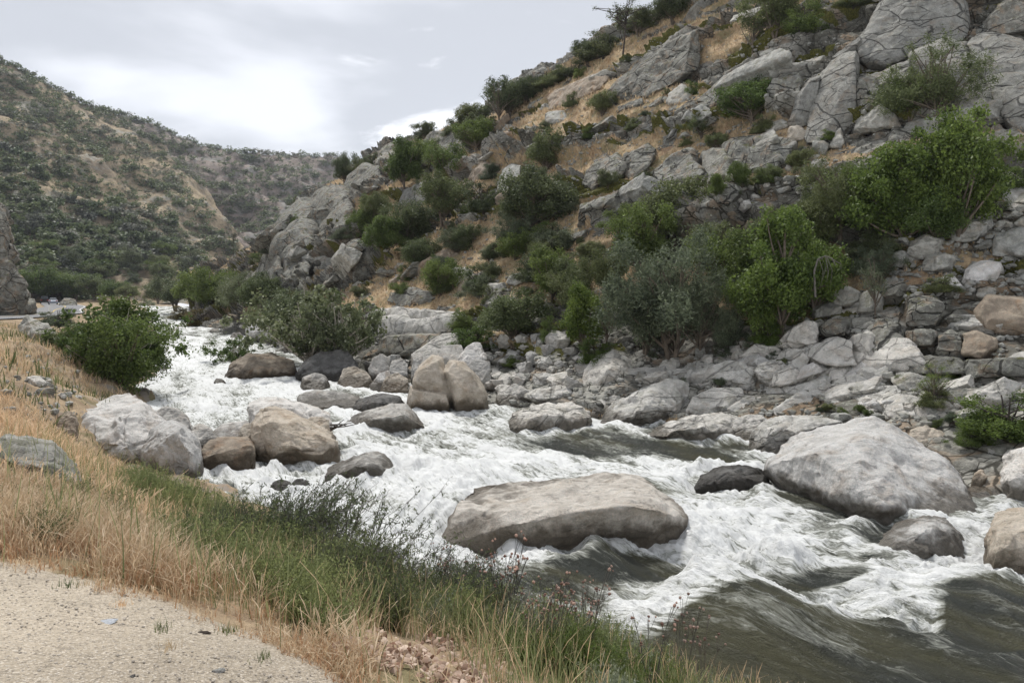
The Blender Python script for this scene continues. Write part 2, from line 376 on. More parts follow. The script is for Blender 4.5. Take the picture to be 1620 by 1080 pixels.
# hillside across the river: waterline, bench, slope, ridge, behind the ridge
HC = {
 300: [(520, 100), (500, 118), (478, 150), (455, 178), (437, 195), (425, 205), (440, 225)],
 380: [(535, 84), (500, 100), (475, 115), (450, 135), (425, 160), (408, 180), (420, 200)],
 440: [(560, 66), (505, 80), (475, 95), (430, 108), (385, 125), (352, 160), (370, 185)],
 520: [(575, 58), (500, 70), (450, 82), (390, 95), (330, 115), (292, 150), (320, 175)],
 600: [(600, 49), (498, 60), (440, 70), (370, 84), (300, 100), (242, 132), (280, 160)],
 700: [(625, 42), (520, 52), (440, 61), (360, 72), (280, 86), (206, 112), (250, 145)],
 800: [(652, 37), (545, 46), (440, 54), (340, 64), (250, 76), (160, 98), (210, 130)],
 900: [(672, 33.5), (560, 42), (440, 50), (320, 60), (205, 72), (92, 90), (150, 120)],
 1000: [(690, 31), (565, 39), (430, 47), (300, 56), (170, 66), (38, 82), (100, 110)],
 1130: [(712, 28.5), (560, 37), (410, 45), (260, 53), (120, 62), (-25, 76), (40, 100)],
 1250: [(740, 26), (545, 35), (370, 43), (210, 49), (60, 57), (-100, 70), (-20, 95)],
 1400: [(775, 23.5), (500, 33.5), (330, 40), (170, 46), (10, 53), (-170, 65), (-80, 90)],
 1620: [(850, 19.3), (500, 31), (330, 36), (150, 43), (-30, 49), (-250, 60), (-150, 85)],
 1900: [(930, 16), (520, 27), (320, 32), (130, 39), (-80, 45), (-330, 55), (-230, 80)],
}
e1 = np.array((.62, -.76, .18)); e1 /= np.linalg.norm(e1)
e3 = np.array((-.62, -.33, .71)); e3 -= e3.dot(e1)*e1; e3 /= np.linalg.norm(e3); e2 = np.cross(e3, e1)
if e2[2] < 0: e2 = -e2
B_ = np.stack([e1, e2, e3], 1)
def hillside():
    pxs = np.arange(300, 1900, 2.6); nrow = 560
    V, tt = loft(HC, pxs, nrow, smooth=22)
    V[..., 2] -= np.interp(tt, [0, .04, .7, 1.15], [1.8, .8, .65, 0])[:, None]
    N = normals(V); N *= np.sign(N[..., 2:3]+.2)
    Vf = V.reshape(-1, 3); Nf = N.reshape(-1, 3); trow = np.repeat(tt, len(pxs))
    px = np.tile(pxs, nrow)
    q = Vf@B_                                   # strip coordinates: along, up, out
    wob = fbm(Vf/9., 3, 5)*1.2
    # grass strips climbing along the ledges
    q2 = np.stack([q[:, 0]/24., (q[:, 1]+wob*1.3)/2.7, q[:, 2]/8.], 1)
    g = fbm(q2, 4, 31)
    bias = np.interp(px, [300, 560, 700, 950, 1050, 1200, 1350, 1900], [-.05, .06, .13, .12, .08, -.03, -.2, -.28])
    bias += np.interp(trow, [0, .9, 1.2, 2, 4, 5, 6], [-.9, -.7, .0, .05, .0, .08, .1])
    grass = sstep(-.04, .12, g+bias)
    moss = sstep(-.06, .26, fbm(q2*1.7+5, 4, 77)+.14-abs(g+bias+.06)*1.2)*sstep(.7, 1.2, trow)*sstep(4.9, 4.5, trow)
    # jointed blocks at three sizes
    tot = 0; tone = 0; crack = 0
    wq = q+np.stack([fbm(Vf/3., 3, 8+k)*.9 for k in range(3)], 1)
    for sc, st, amp, sd in ((6.5, 1.9, 2.0, 1), (2.4, 1.6, 1.05, 2), (.95, 1.4, .42, 3)):
        f1, f2, r, off = voro(wq/np.array((sc*st, sc, sc)), sd)
        tilt = (off[:, 0]*(r[:, 1]-.5)*1.6+off[:, 1]*(r[:, 2]*-1.3-.1))
        edge = sstep(0, .07, f2-f1)
        tot = tot+amp*((r[:, 0]-.4)+tilt)*(.35+.65*edge)-amp*.3*(1-edge)
        tone = tone+(r[:, 1]-.5)*amp; crack = np.maximum(crack, (1-sstep(0, .075, f2-f1))*(1.0 if sd < 3 else .7))
    far = np.clip(Vf[:, 1]/60., .5, 1.6)
    rock = tot*far+fbm(Vf/1.6, 4, 3)*.16-abs(fbm(Vf/2.6, 4, 33))*.3
    soft = fbm(Vf/5., 4, 9)*.35-.2
    bench = sstep(1.3, .8, trow); rock = rock*(1-.5*bench)
    d = rock*(1-grass)+soft*grass
    d *= np.interp(trow, [0, .15, 1, 4.5, 5], [.5, .6, .8, .8, .35])
    Vn = Vf+Nf*d[:, None]
    Fc = grid_faces(nrow, len(pxs))
    crack = crack*(1-grass)
    me = mesh_np('hillside', Vn, Fc, [M['hillside']], True, {'grass': grass, 'moss': moss*(1-.6*grass), 'tone': tone+.5*bench, 'crack': crack})
    o = tag(link('hillside', me), kind='structure')
    return Vn, Fc, grass
HV, HF, HG = hillside(); HB = bvh_of(HV, HF)

# the wooded hills upstream
def hill(name, cols, pxs, nrow, mat, amps, seed):
    V, tt = loft(cols, pxs, nrow, smooth=10)
    N = normals(V); N *= np.sign(N[..., 2:3]+.3)
    Vf = V.reshape(-1, 3)
    rid = 1-abs(fbm(Vf/np.array((60., 60., 90.)), 5, seed))*2
    d = rid*amps[0]+fbm(Vf/22., 5, seed+3)*amps[1]+abs(fbm(Vf/7., 4, seed+4))*amps[2]
    d *= np.repeat(np.interp(tt, [0, .3], [.15, 1]), len(pxs))
    Vn = Vf+N.reshape(-1, 3)*d[:, None]; Fc = grid_faces(nrow, len(pxs))
    tag(link(name, mesh_np(name, Vn, Fc, [M[mat]], True)), kind='structure')
    return Vn, Fc
LA = {-700: [(520, 130), (450, 170), (300, 210), (100, 260), (-150, 330), (-100, 420)],
 -300: [(495, 170), (440, 215), (320, 260), (150, 330), (-50, 420), (0, 500)],
 0: [(484, 210), (440, 250), (350, 300), (230, 370), (112, 470), (150, 560)],
 100: [(481, 225), (435, 262), (360, 310), (260, 380), (165, 480), (200, 570)],
 180: [(479, 235), (438, 270), (375, 320), (290, 390), (192, 490), (230, 580)],
 240: [(478, 242), (440, 276), (395, 320), (320, 400), (225, 500), (260, 590)],
 300: [(477, 250), (450, 280), (415, 320), (360, 390), (290, 470), (320, 560)],
 360: [(476, 258), (460, 285), (440, 320), (420, 360), (385, 420), (400, 500)],
 430: [(475, 265), (468, 290), (462, 320), (455, 350), (448, 400), (455, 450)]}
AV, AF = hill('oak_hillside', LA, np.arange(-700, 431, 3.2), 260, 'hill_near', (6, 3.0, 2.0), 41); AB = bvh_of(AV, AF)
_LB = {-100: [(470, 420), (400, 520), (300, 620), (150, 740), (160, 900)],
 100: [(470, 420), (400, 520), (300, 620), (172, 760), (200, 930)],
 200: [(470, 430), (410, 530), (310, 650), (197, 800), (230, 950)],
 350: [(470, 440), (420, 540), (330, 680), (230, 850), (260, 990)],
 430: [(470, 450), (430, 540), (340, 690), (248, 880), (275, 1010)],
 530: [(470, 450), (430, 540), (345, 700), (257, 900), (285, 1020)],
 700: [(470, 450), (430, 540), (350, 700), (268, 920), (290, 1040)]}
LB = {k: [(a+(12 if j > 2 else 0), b*.74) for j, (a, b) in enumerate(v)] for k, v in _LB.items()}
BV, BF = hill('far_hillside', LB, np.arange(-100, 701, 3.0), 200, 'hill_far', (9, 4, 2), 61); BB = bvh_of(BV, BF)

# ------------------------------------------------------------------ near bank: a thin-plate surface through surveyed points
bp = [(-8, 0, 4.3), (-4, 0, 4.3), (0, 0, 4.3), (-8, 3, 4.3), (-4, 3, 4.3), (-1.5, 3, 4.3), (-6, 4.5, 4.3), (-3.1, 4.6, 4.3), (-1.3, 3.7, 4.28), (-.5, 2.5, 4.3), (.8, 0, 4.25), (1.8, -2, 4.2), (-9, -4, 4.3), (-2, -4, 4.3),
 (-25, 25, 4.0), (-14, 12, 4.1), (-40, 45, 3.85), (-20, 3, 4.3), (-60, 60, 4.2), (-90, 100, 4.3)]
bp += [tuple(P(*q)) for q in ((-300, 830, 5.5), (0, 835, 6), (0, 740, 9), (0, 665, 13.5), (0, 600, 21), (0, 560, 30), (0, 522, 50), (150, 742, 14.5), (150, 785, 10.5), (150, 845, 6.8),
 (300, 815, 13), (300, 868, 8.2), (230, 790, 14.5), (300, 920, 5.6), (450, 870, 10.5), (450, 940, 6.6), (450, 1005, 4.9), (600, 950, 8), (600, 1035, 5.2), (720, 1010, 6.8), (720, 1065, 5),
 (900, 1040, 7), (900, 1110, 5), (1100, 1120, 7), (1100, 1220, 5), (1300, 1180, 7), (60, 600, 36), (30, 540, 45), (120, 640, 33), (100, 712, 18), (130, 718, 20), (60, 700, 15), (130, 735, 23), (200, 755, 22.5), (270, 764, 21.5), (90, 702, 22), (180, 778, 18), (280, 803, 16), (100, 738, 18), (330, 790, 18), (100, 560, 40), (150, 600, 42), (125, 497, 112), (160, 520, 70), (215, 500, 140), (205, 489, 205))]
WL = [(8, 8), (5, 10), (2.5, 11.5), (0, 14), (-3, 17), (-6.5, 21), (-10, 26), (-14.5, 34), (-20, 43), (-27, 60), (-46, 100), (-84, 180), (-104, 225)]
for x, y in WL:
    bp += [(x, y, zw(y)-.1), (x+1.6, y+1, zw(y)-.9), (x+5, y+2.5, zw(y)-1.8), (x+14, y+6, zw(y)-2.5)]
ROAD = [(-52, 10, 4.15), (-49, 25, 4.0), (-47, 45, 3.75), (-46.5, 70, 3.55), (-54, 92, 3.35), (-70, 120, 3.05), (-88, 155, 2.85), (-110, 190, 2.75), (-134, 230, 2.9), (-160, 275, 3.1)]
for x, y, z in ROAD: bp += [(x-4, y-1, z-.05), (x+4, y+1, z-.05)]
bp = np.array(bp)
def tps_fit(p, lam=.02):
    n = len(p); d = np.linalg.norm(p[:, None, :2]-p[None, :, :2], axis=2); K = d*d*np.log(d+1e-9)+np.eye(n)*lam*40
    Q = np.concatenate([np.ones((n, 1)), p[:, :2]], 1); A = np.block([[K, Q], [Q.T, np.zeros((3, 3))]])
    return np.linalg.solve(A, np.concatenate([p[:, 2], np.zeros(3)]))
WT = tps_fit(bp)
def bank_z(x, y):
    d = np.sqrt((x[:, None]-bp[None, :, 0])**2+(y[:, None]-bp[None, :, 1])**2)
    z = (d*d*np.log(d+1e-9))@WT[:-3]+WT[-3]+WT[-2]*x+WT[-1]*y
    return z
gx = np.array([-9, -6, -3.3, -2.3, -1.75, -1.25, -.9, -.62, -.3]); gy = np.array([5.2, 5.1, 4.92, 4.84, 4.5, 4.08, 3.72, 3.25, 1.5])
def gravel_mask(x, y):
    """1 on the gravel pull-out"""
    edge = np.interp(x, gx, gy); return 1-sstep(-.1, .55, y-edge)
def near_bank():
    ys = np.concatenate([np.linspace(-3, .9, 14), 1.0*np.exp(np.linspace(0, math.log(300), 470))]); pxs = np.arange(-1900, 1900, 5.0)
    Yc = np.maximum(ys, 1.6)
    X = (pxs[None]-CX)/F*(Yc[:, None]*1.0+0.0); Yg = np.repeat(ys[:, None], len(pxs), 1)
    x, y = X.ravel(), Yg.ravel(); z = np.concatenate([bank_z(x[i:i+40000], y[i:i+40000]) for i in range(0, len(x), 40000)])
    cx = np.interp(y, [p[1] for p in WL], [p[0] for p in WL]); over = x-cx
    z = np.where(over > 2.5, np.minimum(z, zw(y)-1.5), z); z = np.where(over > .2, np.minimum(z, zw(y)-.35), z)
    p = np.stack([x, y, z], 1); g = gravel_mask(x, y)*(y < 7)
    rocky = sstep(8, 2, -over)*sstep(12, 25, y)
    rd = np.interp(y, [q[1] for q in ROAD], [q[0] for q in ROAD]); onroad = sstep(8, 4.5, abs(x-rd))*(y > 8)
    rzv = np.interp(y, [q[1] for q in ROAD], [q[2] for q in ROAD])
    amp = (1-g)*(1-onroad)
    z = z+amp*(fbm(p/np.array((3., 3., 3.)), 4, 5)*.13*np.clip(y/12, .3, 2.2)+fbm(p/.6, 4, 6)*.035+rocky*np.abs(fbm(p/1.2, 4, 7))*.35)+g*fbm(p/.7, 4, 8)*.008
    z = z*(1-onroad)+(rzv-.06)*onroad
    z = np.where(over > .3, np.minimum(z, zw(y)-.2), z)
    V = np.stack([x, y, z], 1); Fc = grid_faces(len(ys), len(pxs))
    # leave out what lies deep under the river
    keep = (z > zw(y)-1.4)[Fc].any(1) & (over < 40)[Fc].any(1); Fc = Fc[keep]
    used = np.unique(Fc); re = np.full(len(V), -1); re[used] = np.arange(len(used)); V = V[used]; Fc = re[Fc]
    tag(link('ground', mesh_np('ground', V, Fc, [M['bank_ground']], True, {'gravel': g[used], 'rocky': rocky[used]})), kind='structure')
    return V, Fc
NV, NF = near_bank(); NB = bvh_of(NV, NF)
def ground_z(x, y):
    h = NB.ray_cast(Vector((x, y, 60)), Vector((0, 0, -1))); return h[0].z if h[0] is not None else None
# road ribbon
rp = np.array(ROAD); ti = np.linspace(0, len(rp)-1, 90); rc = np.stack([np.interp(ti, range(len(rp)), rp[:, k]) for k in range(3)], 1)
for _ in range(6): rc[1:-1] = (rc[:-2]+rc[1:-1]*2+rc[2:])/4
tg = np.gradient(rc, axis=0); sd_ = np.stack([tg[:, 1], -tg[:, 0], tg[:, 0]*0], 1); sd_ /= np.linalg.norm(sd_, axis=1)[:, None]
def ribbon(name, a, b, dz, mat, kind='structure', rows=None):
    r = rc if rows is None else rc[rows]; s = sd_ if rows is None else sd_[rows]
    V = np.stack([r+s*a, r+s*b], 1).reshape(-1, 3)+np.array((0, 0, dz)); n = len(r)
    Fc = np.array([(2*i, 2*i+1, 2*i+3, 2*i+2) for i in range(n-1)]); return tag(link(name, mesh_np(name, V, Fc, [mat], True)), kind=kind)
ribbon('road', -3.6, 3.6, .05, M['asphalt'])
M['line_white'] = simple('white_road_paint', (.75, .75, .72), .7, var=.1); M['line_yellow'] = simple('yellow_road_paint', (.6, .42, .06), .7, var=.1)
ribbon('road_edge_line', 3.2, 3.32, .06, M['line_white']); ribbon('road_centre_line', -.06, .06, .06, M['line_yellow'])
# ------------------------------------------------------------------ the river
LBK = np.array(WL[::-1], float)                                   # left bank, upstream end first
CEN = np.array([(-125, 262), (-98, 215), (-78, 182), (-60, 148), (-44, 110), (-32, 84), (-21, 63), (-12.5, 48), (-5.5, 36), (-.5, 28), (4, 22), (9, 17), (16, 12.5), (26, 8), (40, 4)], float)
_t = np.linspace(0, len(CEN)-1, 400); CP = np.stack([np.interp(_t, range(len(CEN)), CEN[:, k]) for k in (0, 1)], 1)
for _ in range(60): CP[1:-1] = (CP[:-2]+CP[1:-1]*2+CP[2:])/4
CS = np.concatenate([[0], np.cumsum(np.linalg.norm(np.diff(CP, axis=0), axis=1))])
CTn = np.gradient(CP, axis=0); CTn /= np.linalg.norm(CTn, axis=1)[:, None]
def flow(x, y):
    u = np.empty(len(x)); v = np.empty(len(x)); T = np.empty((len(x), 2))
    for i in range(0, len(x), 20000):
        d2 = (x[i:i+20000, None]-CP[None, :, 0])**2+(y[i:i+20000, None]-CP[None, :, 1])**2
        wgt = np.exp(-(d2-d2.min(1)[:, None])/(6+d2.min(1)[:, None]*.15)); wgt /= wgt.sum(1)[:, None]
        c = wgt@CP; t = wgt@CTn; t /= np.linalg.norm(t, axis=1)[:, None]
        dx = x[i:i+20000]-c[:, 0]; dy = y[i:i+20000]-c[:, 1]
        u[i:i+20000] = wgt@CS+dx*t[:, 0]+dy*t[:, 1]; v[i:i+20000] = -dx*t[:, 1]+dy*t[:, 0]; T[i:i+20000] = t
    return u, v, T
def wp(px, py): return P(px, py, wY(py))[:2]
# (px, py, radius px across, radius px down, amount): how much air the water carries, placed where the rapids are
FOAM = [(280, 550, 90, 60, .55), (330, 640, 120, 35, .75), (430, 605, 110, 22, .8), (330, 600, 90, 30, .5), (700, 690, 140, 45, .7), (640, 740, 110, 40, .75), (560, 790, 150, 45, .8),
 (430, 760, 90, 35, .5), (650, 860, 110, 50, .8), (760, 885, 160, 26, 1.0), (900, 745, 160, 28, .4), (1020, 745, 120, 25, .3), (820, 720, 90, 30, .45),
 (1110, 830, 90, 40, .95), (1180, 870, 110, 40, .75), (1060, 870, 90, 18, .85), (1230, 890, 70, 30, .9), (1130, 960, 120, 34, .85), (1250, 900, 60, 30, .6), (1280, 985, 90, 26, .7), (1350, 960, 110, 32, .8), (1440, 990, 60, 42, 1.0),
 (1190, 780, 60, 14, .5), (1060, 750, 90, 22, .3), (1420, 895, 180, 16, .6), (1560, 930, 110, 26, .75), (1460, 915, 80, 14, .6), (1530, 885, 60, 9, .7), (1330, 890, 60, 12, .5), (1000, 930, 60, 20, .2), (1000, 1000, 60, 30, .8), (950, 960, 60, 24, .6), (1040, 960, 60, 20, .2), (1070, 920, 60, 14, .3),
 (720, 800, 90, 60, .5), (480, 690, 40, 18, .4), (1240, 765, 20, 6, .8), (620, 620, 90, 14, .3), (380, 570, 60, 20, .3), (640, 940, 60, 30, .5), (1140, 760, 40, 16, .3), (1010, 690, 120, 14, -.1)]
CALM = [(900, 708, 190, 22, .5), (1090, 722, 130, 18, .5), (760, 690, 70, 14, .3), (860, 745, 120, 8, .3), (1190, 790, 60, 14, .4), (1140, 925, 60, 10, .5), (940, 905, 110, 26, .2), (300, 530, 60, 14, .3), (290, 590, 60, 10, .35), (400, 640, 60, 8, .3), (600, 705, 60, 14, .4), (480, 770, 60, 10, .3), (1330, 830, 120, 34, .9), (1250, 800, 80, 20, .7), (1480, 1010, 200, 30, .5), (1200, 1010, 130, 30, 1.0), (1180, 1050, 170, 40, 1.0), (1400, 1060, 260, 34, .9), (1600, 1030, 120, 60, .9), (1500, 960, 90, 14, .5), (1000, 895, 100, 20, .6), (1050, 910, 80, 14, .5),
 (1000, 1000, 50, 14, .2), (1320, 925, 110, 14, .8), (1520, 985, 90, 18, .6), (570, 700, 50, 22, .35), (350, 740, 40, 10, .5), (1400, 1020, 26, 12, .9), (1240, 970, 30, 12, .5), (1560, 900, 60, 9, .5), (270, 500, 60, 8, .35), (1310, 1000, 40, 8, .5), (1260, 940, 50, 8, .6)]
FOAM2 = [(1445, 1015, 55, 34, 1.7), (1375, 985, 90, 22, 1.1), (1290, 1005, 60, 16, .9), (1340, 960, 70, 14, .5), (1500, 985, 50, 12, .7), (1250, 955, 60, 16, .4), (1560, 935, 90, 14, .4), (1060, 985, 70, 12, .5), (1230, 880, 40, 20, .4), (1300, 985, 40, 14, .5), (1120, 1000, 90, 6, .25), (1350, 1050, 160, 7, .22), (1280, 830, 90, 8, .3)]
# humps and holes of the standing waves: px, py, along m, across m, height m
HUMP = [(1180, 985, 1.5, 2.2, .55), (1340, 1015, .9, 1.6, -.35), (1430, 985, .8, 1.1, .45), (1230, 890, .9, 1.3, .40), (1260, 925, .7, 1.2, -.25), (1110, 840, .9, 1.2, .35), (1080, 900, .8, 1.0, -.2),
 (900, 895, 1.0, 2.2, .22), (1130, 935, .7, 1.1, .3), (1400, 900, .6, 1.8, .22), (1560, 940, .8, 1.6, .25), (640, 800, 1.1, 1.6, .3), (560, 760, 1.0, 1.5, .22), (760, 750, 1.2, 1.8, .25), (980, 760, 1.0, 2.0, .12), (1450, 1060, 2.0, 1.6, .25), (1290, 1050, 1.2, 1.8, .15), (1600, 1000, 1.4, 1.4, .2)]
ROCKFOOT = []                                                      # (x, y, rx, ry) filled by the boulders
def river():
    pys = np.concatenate([[484.2, 485, 486], np.arange(487, 600, .8), np.arange(600, 1240, 1.7)])
    pxs = np.arange(120, 1980, 2.2)
    Yr = wY(pys); X = (pxs[None]-CX)/F*Yr[:, None]; Y = np.repeat(Yr[:, None], len(pxs), 1)
    x, y = X.ravel(), Y.ravel()
    u, v, T = flow(x, y)
    cpx = CX+x/y*F; cpy = 445.4+7586/y
    foam = np.full(len(x), .20); foam += np.interp(cpy, [484, 500, 560, 640], [.28, .2, .24, .1])*(cpx < 700)
    tu, tv = fbm(np.stack([u/5, v/2.5, u*0], 1), 3, 91), fbm(np.stack([u/5, v/2.5, u*0+9], 1), 3, 92)
    qx, qy = cpx+tu*38*np.clip(12/y*1.5, .2, 1), cpy+tv*22*np.clip(12/y*1.5, .15, 1)
    for px, py, rx, ry, a in FOAM: foam += a*np.exp(-(((qx-px)/rx)**2+((qy-py)/ry)**2)*1.1)
    foam = np.minimum(foam, 1.05)
    for px, py, rx, ry, a in CALM: foam -= 1.05*a*np.exp(-(((qx-px)/rx)**2+((qy-py)/ry)**2)*1.1)
    lift = 0
    for rx_, ry_, ra, rb in ROCKFOOT:
        dx, dy = (x-rx_)/(ra+.25), (y-ry_)/(rb+.25); dd = np.sqrt(dx*dx+dy*dy)
        ring = np.exp(-((dd-1.05)/.24)**2); foam += .5*ring; lift = lift+ring*(.10+.14*(vnoise(np.stack([x*1.6, y*1.6, x*0], 1), 55)))
    for px, py, rx, ry, a in FOAM2: foam += a*np.exp(-(((qx-px)/rx)**2+((qy-py)/ry)**2)*1.1)
    foam = np.clip(foam-.06, 0, 1.1)
    z = zw(y)+np.minimum(lift, .3)*np.clip(1.3-y/60, .3, 1)
    for px, py, a, b, h in HUMP:
        c = wp(px, py); cu, cv, _ = flow(np.array([c[0]]), np.array([c[1]]))
        z = z+h*np.exp(-(((u-cu[0])/a)**2+((v-cv[0])/b)**2))
    near = np.clip(1.25-y/70, .35, 1)
    # long flow ridges, then chop, then the torn surface of the foam
    p1 = np.stack([u/2.6+fbm(np.stack([u/3, v/3, u*0], 1), 2, 4)*.5, v/1.3, u*0], 1)
    w1 = fbm(p1, 3, 12); w2 = 1-2*abs(vnoise(np.stack([u/1.0+w1*.6, v/.55, u*0+3], 1), 13)); w3 = 1-2*abs(vnoise(np.stack([u/.42+w1, v/.24, u*0+6], 1), 14))
    rag = fbm(np.stack([x/.30, y/.30, w1*2], 1), 4, 15); bub = abs(fbm(np.stack([x/.6, y/.6, w1], 1), 4, 16))
    z = z+near*(w1*(.11+.15*foam)+w2*(.055+.045*foam)+w3*(.034+.012*foam)+rag*foam*foam*.07-bub*foam*.12)
    crest = (w1*.5+w2*.35+w3*.15)
    Fc = grid_faces(len(pys), len(pxs))[:, ::-1]
    V = np.stack([x, y, z], 1)
    me = mesh_np('river', V, Fc, [M['river']], True, {'foam': foam, 'crest': crest, 'uv3': np.stack([u, v, w1], 1)})
    tag(link('river', me), kind='structure')
def river_mat():
    t = NT('river_water'); pos = t.n('NewGeometry').outputs['Position']
    f = t.attr('foam').outputs['Fac']; cr = t.attr('crest').outputs['Fac']; uv = t.attr('uv3').outputs['Vector']
    s1 = t.n('Mapping', {'Vector': uv, 'Scale': (.42, 1.7, .6)}).outputs[0]
    wr = t.n('TexNoise', {'Vector': s1, 'Scale': 1.2, 'Detail': 4}).outputs[1]
    s2 = t.n('VectorMath', {0: s1, 1: t.n('VectorMath', {0: wr, 'Scale': 1.3}, operation='SCALE').outputs[0]}, operation='ADD').outputs[0]
    big = t.noise(s2, .42, 4, .55); strk = t.noise(s2, 2.6, 7, .68, .3); fin = t.noise(s2, 9., 6, .72, .2)
    lace = t.n('TexVoronoi', {'Vector': s2, 'Scale': 2.6, 'Detail': 3., 'Roughness': .7}, feature='DISTANCE_TO_EDGE').outputs[0]
    lc = t.step(lace, .13, .0)
    # amount = foam field, broken by noise, brighter on crests
    a = t.math('ADD', t.math('MULTIPLY', f, .74), t.math('MULTIPLY', cr, .45))
    a = t.math('ADD', a, t.math('MULTIPLY', t.math('SUBTRACT', big, .5), 2.3))
    a = t.math('ADD', a, t.math('MULTIPLY', t.math('SUBTRACT', strk, .5), 2.0))
    a = t.math('ADD', a, t.math('MULTIPLY', t.math('SUBTRACT', fin, .5), 1.7))
    a = t.math('ADD', a, t.math('MULTIPLY', lc, t.math('MULTIPLY', t.step(f, -.1, .3), .62)))
    m = t.lin(a, .26, 1.0, 0, 1)
    thick = t.step(a, .62, 1.35)
    wcol = t.mix(t.step(t.noise(s1, .5, 3), .4, .65), (.052, .056, .049), (.085, .083, .053))
    fc = t.mix(thick, (.36, .37, .325), (.80, .81, .80))
    fc = t.mix(t.math('MULTIPLY', t.step(fin, .56, .72), .30), fc, (.52, .53, .43))
    n1 = t.noise(t.n('Mapping', {'Vector': uv, 'Scale': (.9, 1.9, 1)}).outputs[0], 3.2, 6, .62, .5); n2 = t.noise(s2, 19., 5, .65)
    nb = t.bump(t.math('ADD', n1, t.math('MULTIPLY', n2, .7)), .8, .24)
    nf = t.bump(t.math('ADD', strk, t.math('MULTIPLY', fin, .8)), .8, .16)
    water = t.bsdf(wcol, .10, nb, .5)
    water.inputs['IOR'].default_value = 1.33
    foam = t.bsdf(fc, .7, nf, .2)
    return t.done(t.n('MixShader', {0: m, 1: water, 2: foam}))
M['river'] = river_mat()
# ------------------------------------------------------------------ rocks
DG = None
def hull_mesh(name, pts_list, voxel, smooth_it, seed, mat, amp=1.0, size=None, facet=1.0, clip=True):
    """convex pieces fused, worn round and roughened"""
    bm = bmesh.new()
    for pts in pts_list:
        vs = [bm.verts.new(p) for p in pts]
        r = bmesh.ops.convex_hull(bm, input=vs)
        bad = [g for g in set(r['geom_interior']) | set(r['geom_unused']) if isinstance(g, bmesh.types.BMVert) and g.is_valid]
        if bad: bmesh.ops.delete(bm, geom=bad, context='VERTS')
    bmesh.ops.recalc_face_normals(bm, faces=bm.faces)
    me = bpy.data.meshes.new('tmp'); bm.to_mesh(me); bm.free()
    o = bpy.data.objects.new('tmp', me); COL.objects.link(o)
    r = o.modifiers.new('r', 'REMESH'); r.mode = 'VOXEL'; r.voxel_size = voxel
    s = o.modifiers.new('s', 'SMOOTH'); s.factor = .5; s.iterations = smooth_it
    dg = bpy.context.evaluated_depsgraph_get(); ev = o.evaluated_get(dg); m2 = bpy.data.meshes.new_from_object(ev)
    bpy.data.objects.remove(o); bpy.data.meshes.remove(me); m2.name = name
    V = mesh_co(m2); N = mesh_no(m2)
    if size is None: size = float(np.ptp(V, axis=0).max())
    c = V.mean(0); q = (V-c)/size+seed*3.17
    R = np.random.default_rng(seed+900); wv = fbm(q*2.4, 2, seed+8)*.05+fbm(q*8, 2, seed+9)*.012
    for k in range(16 if clip else 0):                           # flat faces broken off the stone
        nrm = R.normal(size=3); nrm /= np.linalg.norm(nrm); pr = (V-c)@nrm; o_ = np.quantile(pr, R.uniform(.93, .99) if k < 9 else R.uniform(.965, .995))
        ex = np.maximum(0, pr-o_-wv*size); V = V-nrm*(ex*.8)[:, None]
    for k in range(0):
        pass
    f1, f2, rr, off = voro(q*2.6+fbm(q*3, 2, seed)[:, None]*.25, seed+1)
    d = facet*.034*((rr[:, 0]-.5)+off[:, 0]*(rr[:, 1]-.5)*2.2+off[:, 2]*(rr[:, 2]-.5)*2.2)*sstep(0, .22, f2-f1)
    g1, g2, r2, o2 = voro(q*7+fbm(q*6, 2, seed+5)[:, None]*.4, seed+2)
    d += facet*.016*((r2[:, 0]-.5)+o2[:, 2]*(r2[:, 1]-.5)*2)*sstep(0, .2, g2-g1)
    d += fbm(q*2.2, 3, seed+3)*.022+fbm(q*7., 4, seed+4)*.012-abs(fbm(q*np.array((9., 9., 14.)), 4, seed+6))*.010+fbm(q*26., 3, seed+7)*.004
    R = np.random.default_rng(seed)
    for k in range(2):                            # a couple of joints cut across the stone
        nrm = R.normal(size=3); nrm /= np.linalg.norm(nrm); pl = (V-c)@nrm/size-R.uniform(-.3, .3)+fbm(q*3.5, 3, seed+20+k)*.05
        d -= .022*np.exp(-(pl/.009)**2)*sstep(-.1, .25, fbm(q*2.+k, 2, seed+30))
    V = V+N*(d*size*amp)[:, None]
    m2.vertices.foreach_set('co', V.astype(np.float32).ravel()); m2.update()
    m2.polygons.foreach_set('use_smooth', np.ones(len(m2.polygons), bool))
    m2.materials.clear(); m2.materials.append(mat)
    return m2
def settle(o, V=None):
    """put the origin at the base of the stone"""
    me = o.data; V = mesh_co(me); c = V.mean(0); c[2] = V[:, 2].min()
    me.vertices.foreach_set('co', (V-c).astype(np.float32).ravel()); me.update(); o.location = c
_seed = [100]
